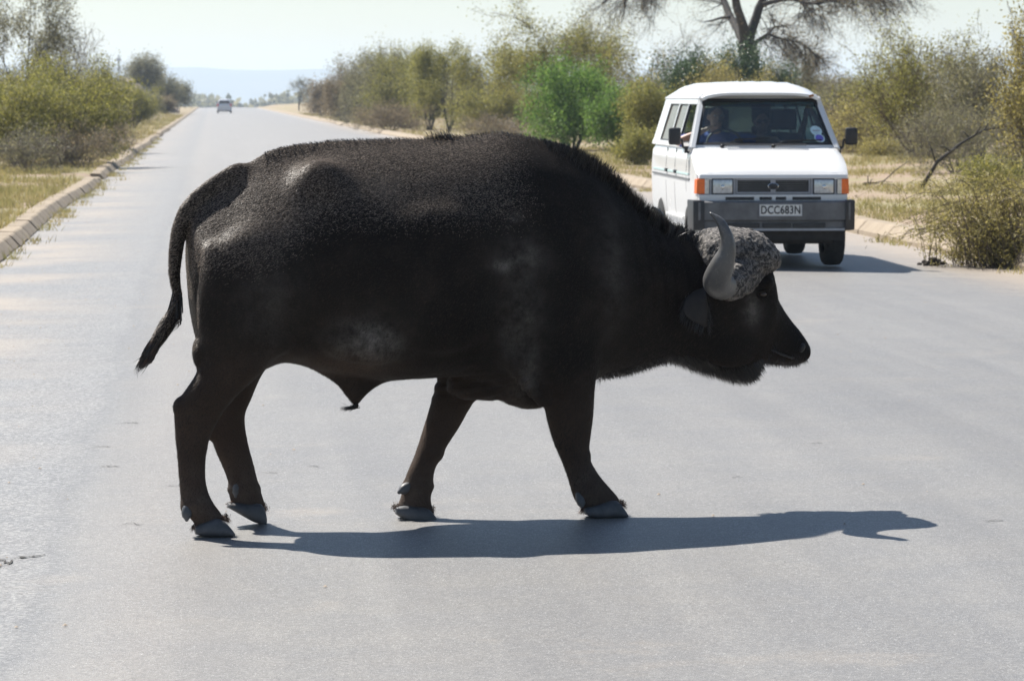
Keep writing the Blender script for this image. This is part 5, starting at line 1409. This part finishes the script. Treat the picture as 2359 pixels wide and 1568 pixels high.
# doors: shut lines, handles, side moulding, sills
for s in (-1, 1):
    for y in (.93, 1.975, 2.81):
        m2 = MB(); pts = [.42, .6, .8, 1.0, 1.17]; pts = pts if y > 1 else [.75, .85, 1.0, 1.17]
        for a, c in zip(pts[:-1], pts[1:]): m2.hexa([(s*(hwz(a)-.01), y-.004, a), (s*(hwz(a)-.01), y+.004, a), (s*(hwz(a)+.0015), y+.004, a), (s*(hwz(a)+.0015), y-.004, a), (s*(hwz(c)-.01), y-.004, c), (s*(hwz(c)-.01), y+.004, c), (s*(hwz(c)+.0015), y+.004, c), (s*(hwz(c)+.0015), y-.004, c)])
        m2.build('door_gap', M['black'], van)
    for y in (1.86, 2.70): MB().box((s * .823, y, .93), (.03, .14, .035)).build('door_handle', M['black'], van, bevel=.008)
    MB().box((s * .818, 2.35, .875), (.014, 3.5, .022)).build('side_moulding', M['bumper'], van, bevel=.004)
    MB().box((s * .8165, 2.35, .925), (.006, 3.4, .018)).build('side_stripe', M['stripe'], van)
    MB().box((s * .79, 1.96, .335), (.06, 1.55, .07)).build('sill', M['white'], van, bevel=.015); MB().box((s * .812, 1.96, .47), (.02, 1.6, .03)).build('lower_moulding', M['white'], van, bevel=.006)
# rear: tailgate frame and window
for s in (-1, 1): MB().hexa([(s*.60, REAR-.05, 1.19), (s*.77, REAR-.05, 1.19), (s*.77, REAR, 1.19), (s*.60, REAR, 1.19), (s*.50, REAR-.15, 1.67), (s*.63, REAR-.15, 1.67), (s*.63, REAR-.10, 1.67), (s*.50, REAR-.10, 1.67)]).build('rear_pillar', M['white'], van)
MB().box((0, REAR - .12, 1.68), (1.22, .07, .07)).build('rear_header', M['white'], van)
MB().hexa([(-.60, REAR-.030, 1.19), (.60, REAR-.030, 1.19), (.60, REAR-.024, 1.19), (-.60, REAR-.024, 1.19), (-.50, REAR-.130, 1.65), (.50, REAR-.130, 1.65), (.50, REAR-.124, 1.65), (-.50, REAR-.124, 1.65)]).build('rear_window', M['glass'], van)
# wheels
def wheel(parent, x, y, r, w, rimr):
    s = math.copysign(1, x); root = MB(); n = 36
    prof = [(-w/2, rimr), (-w/2, r - .03), (-w/2 + .025, r - .005), (-.01, r), (.01, r), (w/2 - .025, r - .005), (w/2, r - .03), (w/2, rimr)]
    rings = []
    for k in range(n):
        a = 2 * math.pi * k / n; rings.append([(x + p[0], y + p[1] * math.cos(a), r + p[1] * math.sin(a)) for p in prof])
    V = [p for q in rings for p in q]; m = len(prof); F = []
    for k in range(n):
        for j in range(m):
            F.append((k*m+j, k*m+(j+1) % m, ((k+1) % n)*m+(j+1) % m, ((k+1) % n)*m+j))
    root.add(V, F); o = root.build('wheel', M['rubber'], parent, smooth=True, sharp=50)
    b = MB(); b.tube([(x - w * .3, y, r), (x + s * w * .32, y, r)], [rimr * 1.02, rimr * 1.02], 28).tube([(x, y, r), (x + s * w * .42, y, r)], [rimr * .5, rimr * .35], 20); b.build('rim', M['rim'], o, smooth=True, sharp=35)
    return o
for x in (-.72, .72):
    for y in (.74, 3.35): wheel(van, x, y, .315, .20, .19)
# cabin
MB().box((0, 1.02, 1.13), (1.40, .34, .16)).build('dashboard', M['black'], van, bevel=.03)
MB().box((-.36, .98, 1.215), (.30, .14, .06)).build('instrument_hood', M['grey_panel'], van, bevel=.02)
def ring_tube(mb, c, r, t, tilt, n=28):
    P = [Vector((math.cos(a) * r, 0, math.sin(a) * r)) for a in np.linspace(0, 2*math.pi, n, endpoint=False)]; Mx = Matrix.Rotation(tilt, 3, 'X'); V = []; F = []; k = 8
    for i, p in enumerate(P):
        d = p.normalized()
        for j in range(k):
            b = 2*math.pi*j/k; V.append(Vector(c) + Mx @ (p + d * t * math.cos(b) + Vector((0, 1, 0)) * t * math.sin(b)))
    for i in range(n):
        for j in range(k): F.append((i*k+j, i*k+(j+1) % k, ((i+1) % n)*k+(j+1) % k, ((i+1) % n)*k+j))
    mb.add(V, F)
mb = MB(); ring_tube(mb, (-.36, 1.25, 1.20), .195, .014, R(-28)); mb.tube([(-.36, 1.25, 1.20), (-.36, 1.05, 1.10)], .03, 10).box((-.36, 1.25, 1.20), (.36, .02, .04)); mb.build('steering_wheel', M['black'], van, smooth=True, sharp=50)
def seat(x, y, wdt=.48, head=True):
    b = MB(); b.box((x, y - .18, .78), (wdt, .5, .14)); st = b.build('seat', M['seat'], van, bevel=.04)
    b = MB(); b.hexa([(x-wdt/2, y+.02, .85), (x+wdt/2, y+.02, .85), (x+wdt/2, y+.15, .85), (x-wdt/2, y+.15, .85), (x-wdt/2+.03, y+.14, 1.33), (x+wdt/2-.03, y+.14, 1.33), (x+wdt/2-.03, y+.23, 1.33), (x-wdt/2+.03, y+.23, 1.33)]); b.build('seat_back', M['seat'], st, bevel=.04, smooth=True, sharp=60)
    if head:
        b = MB(); b.box((x, y + .19, 1.47), (.30, .09, .22)); b.build('headrest', M['seat'], st, bevel=.035, smooth=True, sharp=60)
        b = MB(); b.tube([(x-.07, y+.19, 1.3), (x-.07, y+.19, 1.4)], .007, 6).tube([(x+.07, y+.19, 1.3), (x+.07, y+.19, 1.4)], .007, 6); b.build('headrest_stem', M['chrome'], st)
seat(-.38, 1.72); seat(.36, 1.66); seat(0, 2.75, 1.25, False)

# ---- people in the van (van frame)
def person(name, label, head, face_dir, neck, chest, pelvis, shoulders, arms, hair_long, shirt, knees):
    """closed lofts and tubes, fused into one continuous body"""
    base = Vector((head[0], pelvis[1], .86)); root = empty(name, V0 + Matrix.Rotation(VYAW, 3, 'Z') @ base, VYAW); tag(root, label, 'person')
    sh = lambda p: Vector(p) - base
    b = MB(); h = sh(head); Rz = Matrix.Rotation(face_dir, 3, 'Z')
    b.ell(h + Vector((0, 0, .02)), (.078, .096, .112), Rz, 20, 16); b.ell(h + Rz @ Vector((0, -.035, -.055)), (.058, .062, .062), Rz)
    b.ell(h + Rz @ Vector((0, -.100, -.012)), (.014, .020, .024), Rz); b.ell(h + Rz @ Vector((0, -.088, -.055)), (.026, .014, .012), Rz)
    b.ell(h + Rz @ Vector((0, -.080, .035)), (.055, .018, .014), Rz)
    for s in (-1, 1): b.ell(h + Rz @ Vector((s * .082, .005, -.005)), (.012, .020, .032), Rz)
    b.tube([h - Vector((0, -.02, .06)), sh(neck)], [.055, .062], 14, True)
    c, p = sh(chest), sh(pelvis)
    b.loft([[Vector((x[0] + math.cos(a) * w, x[1] + math.sin(a) * d, x[2])) for a in np.linspace(0, 2*math.pi, 20, endpoint=False)] for x, w, d in (((c.x, c.y, c.z + .20), .06, .05), ((c.x, c.y, c.z + .15), .16, .09), (c, .185, .115), ((c.x*.5+p.x*.5, c.y*.5+p.y*.5, (c.z+p.z)/2), .165, .115), (p, .17, .12), ((p.x, p.y, p.z - .06), .12, .09))])
    for kn in knees:
        kn = sh(kn); hip = p + Vector((math.copysign(.09, (kn - p).x + 1e-6), 0, -.02)); b.tube([hip, kn], [.085, .06], 12, True); b.tube([kn, kn + Vector((0, -.06, -.22))], [.055, .045], 12, True)
    for (s, e, w, fing) in arms:
        s, e, w, fing = sh(s), sh(e), sh(w), Vector(fing).normalized()
        b.tube([s, s.lerp(e, .5), e], [.058, .050, .042], 12, True); b.tube([e, e.lerp(w, .35), w], [.042, .042, .028], 12, True)
        side = fing.cross(Vector((0, 0, 1))); side = side.normalized() if side.length > .1 else Vector((1, 0, 0)); dn = fing.cross(side)
        pc = w + fing * .045; b.ell(pc, (.040, .020, .045), Matrix((side, dn, fing)).transposed())
        for k, L in enumerate((.066, .078, .072, .056)):
            q = w + fing * .078 + side * (-.028 + .0185 * k); b.tube([q, q + fing * L * .45 + dn * .006, q + fing * L * .8 + dn * .022], [.0092, .0088, .0075], 8, True)
        q = w + fing * .03 - side * .034; b.tube([q, q + (fing * .6 - side * .7) * .035, q + fing * .055 - side * .034 + dn * .01], [.011, .010, .0085], 8, True)
    me = remesh(b, 'body', .0062, 4, .5); me.shade_smooth(); me.materials.append(M['skin']); link('body', me, None, root)
    b = MB()
    b.loft([[Vector((x[0] + math.cos(a) * w, x[1] + math.sin(a) * d, x[2])) for a in np.linspace(0, 2*math.pi, 24, endpoint=False)] for x, w, d in (((c.x, c.y, c.z + .215), .075, .065), ((c.x, c.y, c.z + .165), .175, .105), (c, .20, .132), ((c.x*.5+p.x*.5, c.y*.5+p.y*.5, (c.z+p.z)/2), .185, .135), (p, .185, .135), ((p.x, p.y, p.z - .05), .17, .12))])
    for (s, e, w, _) in arms:
        s, e = sh(s), sh(e); b.tube([s, s.lerp(e, .45), s.lerp(e, .8)], [.078, .070, .066], 14, True)
    me = remesh(b, 'shirt', .010, 5, .5); me.shade_smooth(); link('shirt', me, M[shirt], root)
    b = MB(); b.ell(h + Rz @ Vector((0, .014, .048)), (.087, .098, .100), Rz, 20, 14)
    if hair_long:
        rg = random.Random(4)
        for k in range(46):
            a = rg.uniform(.2, 2.94); q = Rz @ Vector((math.cos(a) * .085, .02 + math.sin(a) * .085, rg.uniform(-.12, .12))); b.ell(h + q, (.034, .034, .034), None, 8, 6)
    me = remesh(b, 'hair', .008, 3, .5); Vv = np.empty(len(me.vertices)*3, np.float32); me.vertices.foreach_get('co', Vv); Vv = Vv.reshape(-1, 3)
    for i in range(len(Vv)):
        k = mnoise.noise(Vector(Vv[i]) * 45) * (.010 if hair_long else .004); d = Vector(Vv[i]) - h; Vv[i] += np.array(d.normalized()) * k
    me.vertices.foreach_set('co', Vv.ravel()); me.shade_smooth(); link('hair', me, M['hair'], root)
    for s in (-1, 1):
        b = MB(); b.ell(h + Rz @ Vector((s * .030, -.084, .010)), (.013, .008, .008)); b.build('eye', M['plate'] if not hair_long else M['black'], root, smooth=True)
        b = MB(); b.ell(h + Rz @ Vector((s * .030, -.0915, .010)), (.006, .003, .006)); b.build('pupil', M['black'], root, smooth=True)
    if hair_long:
        b = MB()
        for s in (-1, 1): b.ell(h + Rz @ Vector((s * .032, -.094, .010)), (.030, .008, .022), Rz)
        b.box(h + Rz @ Vector((0, -.098, .014)), (.03, .008, .008)); b.build('sunglasses', M['black'], root, smooth=True)
    return root
person('person', 'driver in a blue shirt holding one hand to the mouth inside the van', (-.40, 1.52, 1.50), .12, (-.40, 1.55, 1.36), (-.39, 1.60, 1.14), (-.38, 1.64, .94), None,
       [((-.57, 1.58, 1.28), (-.80, 1.48, 1.24), (-.54, 1.40, 1.36), (.9, -.1, .55)), ((-.21, 1.58, 1.27), (.02, 1.56, 1.26), (.22, 1.50, 1.27), (.8, -.25, -.55))], False, 'shirt', [(-.50, 1.25, .92), (-.28, 1.25, .92)])
person('person', 'dark-haired person with sunglasses leaning out from behind the front passenger seat', (.16, 2.12, 1.44), -.1, (.17, 2.18, 1.30), (.20, 2.26, 1.10), (.20, 2.34, .92), None,
       [((.03, 2.24, 1.22), (-.03, 2.02, 1.10), (.08, 1.92, 1.14), (.5, -.6, .2)), ((.38, 2.24, 1.24), (.56, 2.12, 1.26), (.60, 1.98, 1.48), (.1, -.2, 1.0))], True, 'top', [(.08, 2.0, .93), (.32, 2.0, .93)])

# ---- the car far down the road
def far_car():
    c = ground_pt(517, 261); o = empty('hatchback_car', c, TH); tag(o, 'small white hatchback driving away far down the road', 'car')
    b = MB(); R_ = []
    for y, zt, hw in ((0, .86, .80), (.06, .98, .84), (.4, 1.02, .855), (2.6, .98, .86), (3.3, .90, .84), (3.7, .72, .78)):
        R_.append([(hw*.95, y, .26), (hw, y, .5), (hw*.98, y, .8 if zt > .85 else zt - .06), (hw*.9, y, zt), (-hw*.9, y, zt), (-hw*.98, y, .8 if zt > .85 else zt - .06), (-hw, y, .5), (-hw*.95, y, .26)])
    b.loft(R_); b.build('body', M['silver'], o, bevel=.02, smooth=True, sharp=50)
    b = MB(); R_ = []
    for y, zt, w0, w1 in ((.10, 1.05, .76, .75), (.42, 1.50, .76, .60), (1.0, 1.56, .78, .60), (2.0, 1.52, .78, .60), (2.75, 1.02, .76, .72)):
        R_.append([(w0, y, .94), (w1, y, zt - .03), (w1*.85, y, zt), (-w1*.85, y, zt), (-w1, y, zt - .03), (-w0, y, .94)])
    b.loft(R_); b.build('cabin', M['silver'], o, bevel=.015, smooth=True, sharp=40)
    MB().hexa([(-.62, .09, 1.07), (.62, .09, 1.07), (.62, .14, 1.07), (-.62, .14, 1.07), (-.54, .325, 1.38), (.54, .325, 1.38), (.54, .37, 1.38), (-.54, .37, 1.38)]).build('rear_window', M['black'], o)
    for s in (-1, 1):
        MB().box((s * .73, .0, .90), (.17, .10, .26)).build('tail_light', M['red'], o, bevel=.02)
        MB().hexa([(s*.775, .6, 1.02), (s*.775, 2.4, 1.02), (s*.765, 2.4, 1.02), (s*.765, .6, 1.02), (s*.63, .8, 1.44), (s*.63, 2.0, 1.44), (s*.62, 2.0, 1.44), (s*.62, .8, 1.44)]).build('side_window', M['black'], o)
        MB().box((s * .93, 2.5, 1.02), (.16, .1, .12)).build('door_mirror', M['silver'], o, bevel=.02)
        for y in (.62, 3.05): wheel(o, s * .72, y, .30, .19, .19)
    MB().box((0, -.03, .42), (1.62, .12, .26)).build('bumper', M['silver'], o, bevel=.03); MB().box((0, -.04, .74), (.5, .012, .11)).build('number_plate', M['plate'], o)
    MB().box((0, .1, .24), (1.4, .3, .1)).build('underbody', M['chassis'], o)
far_car()
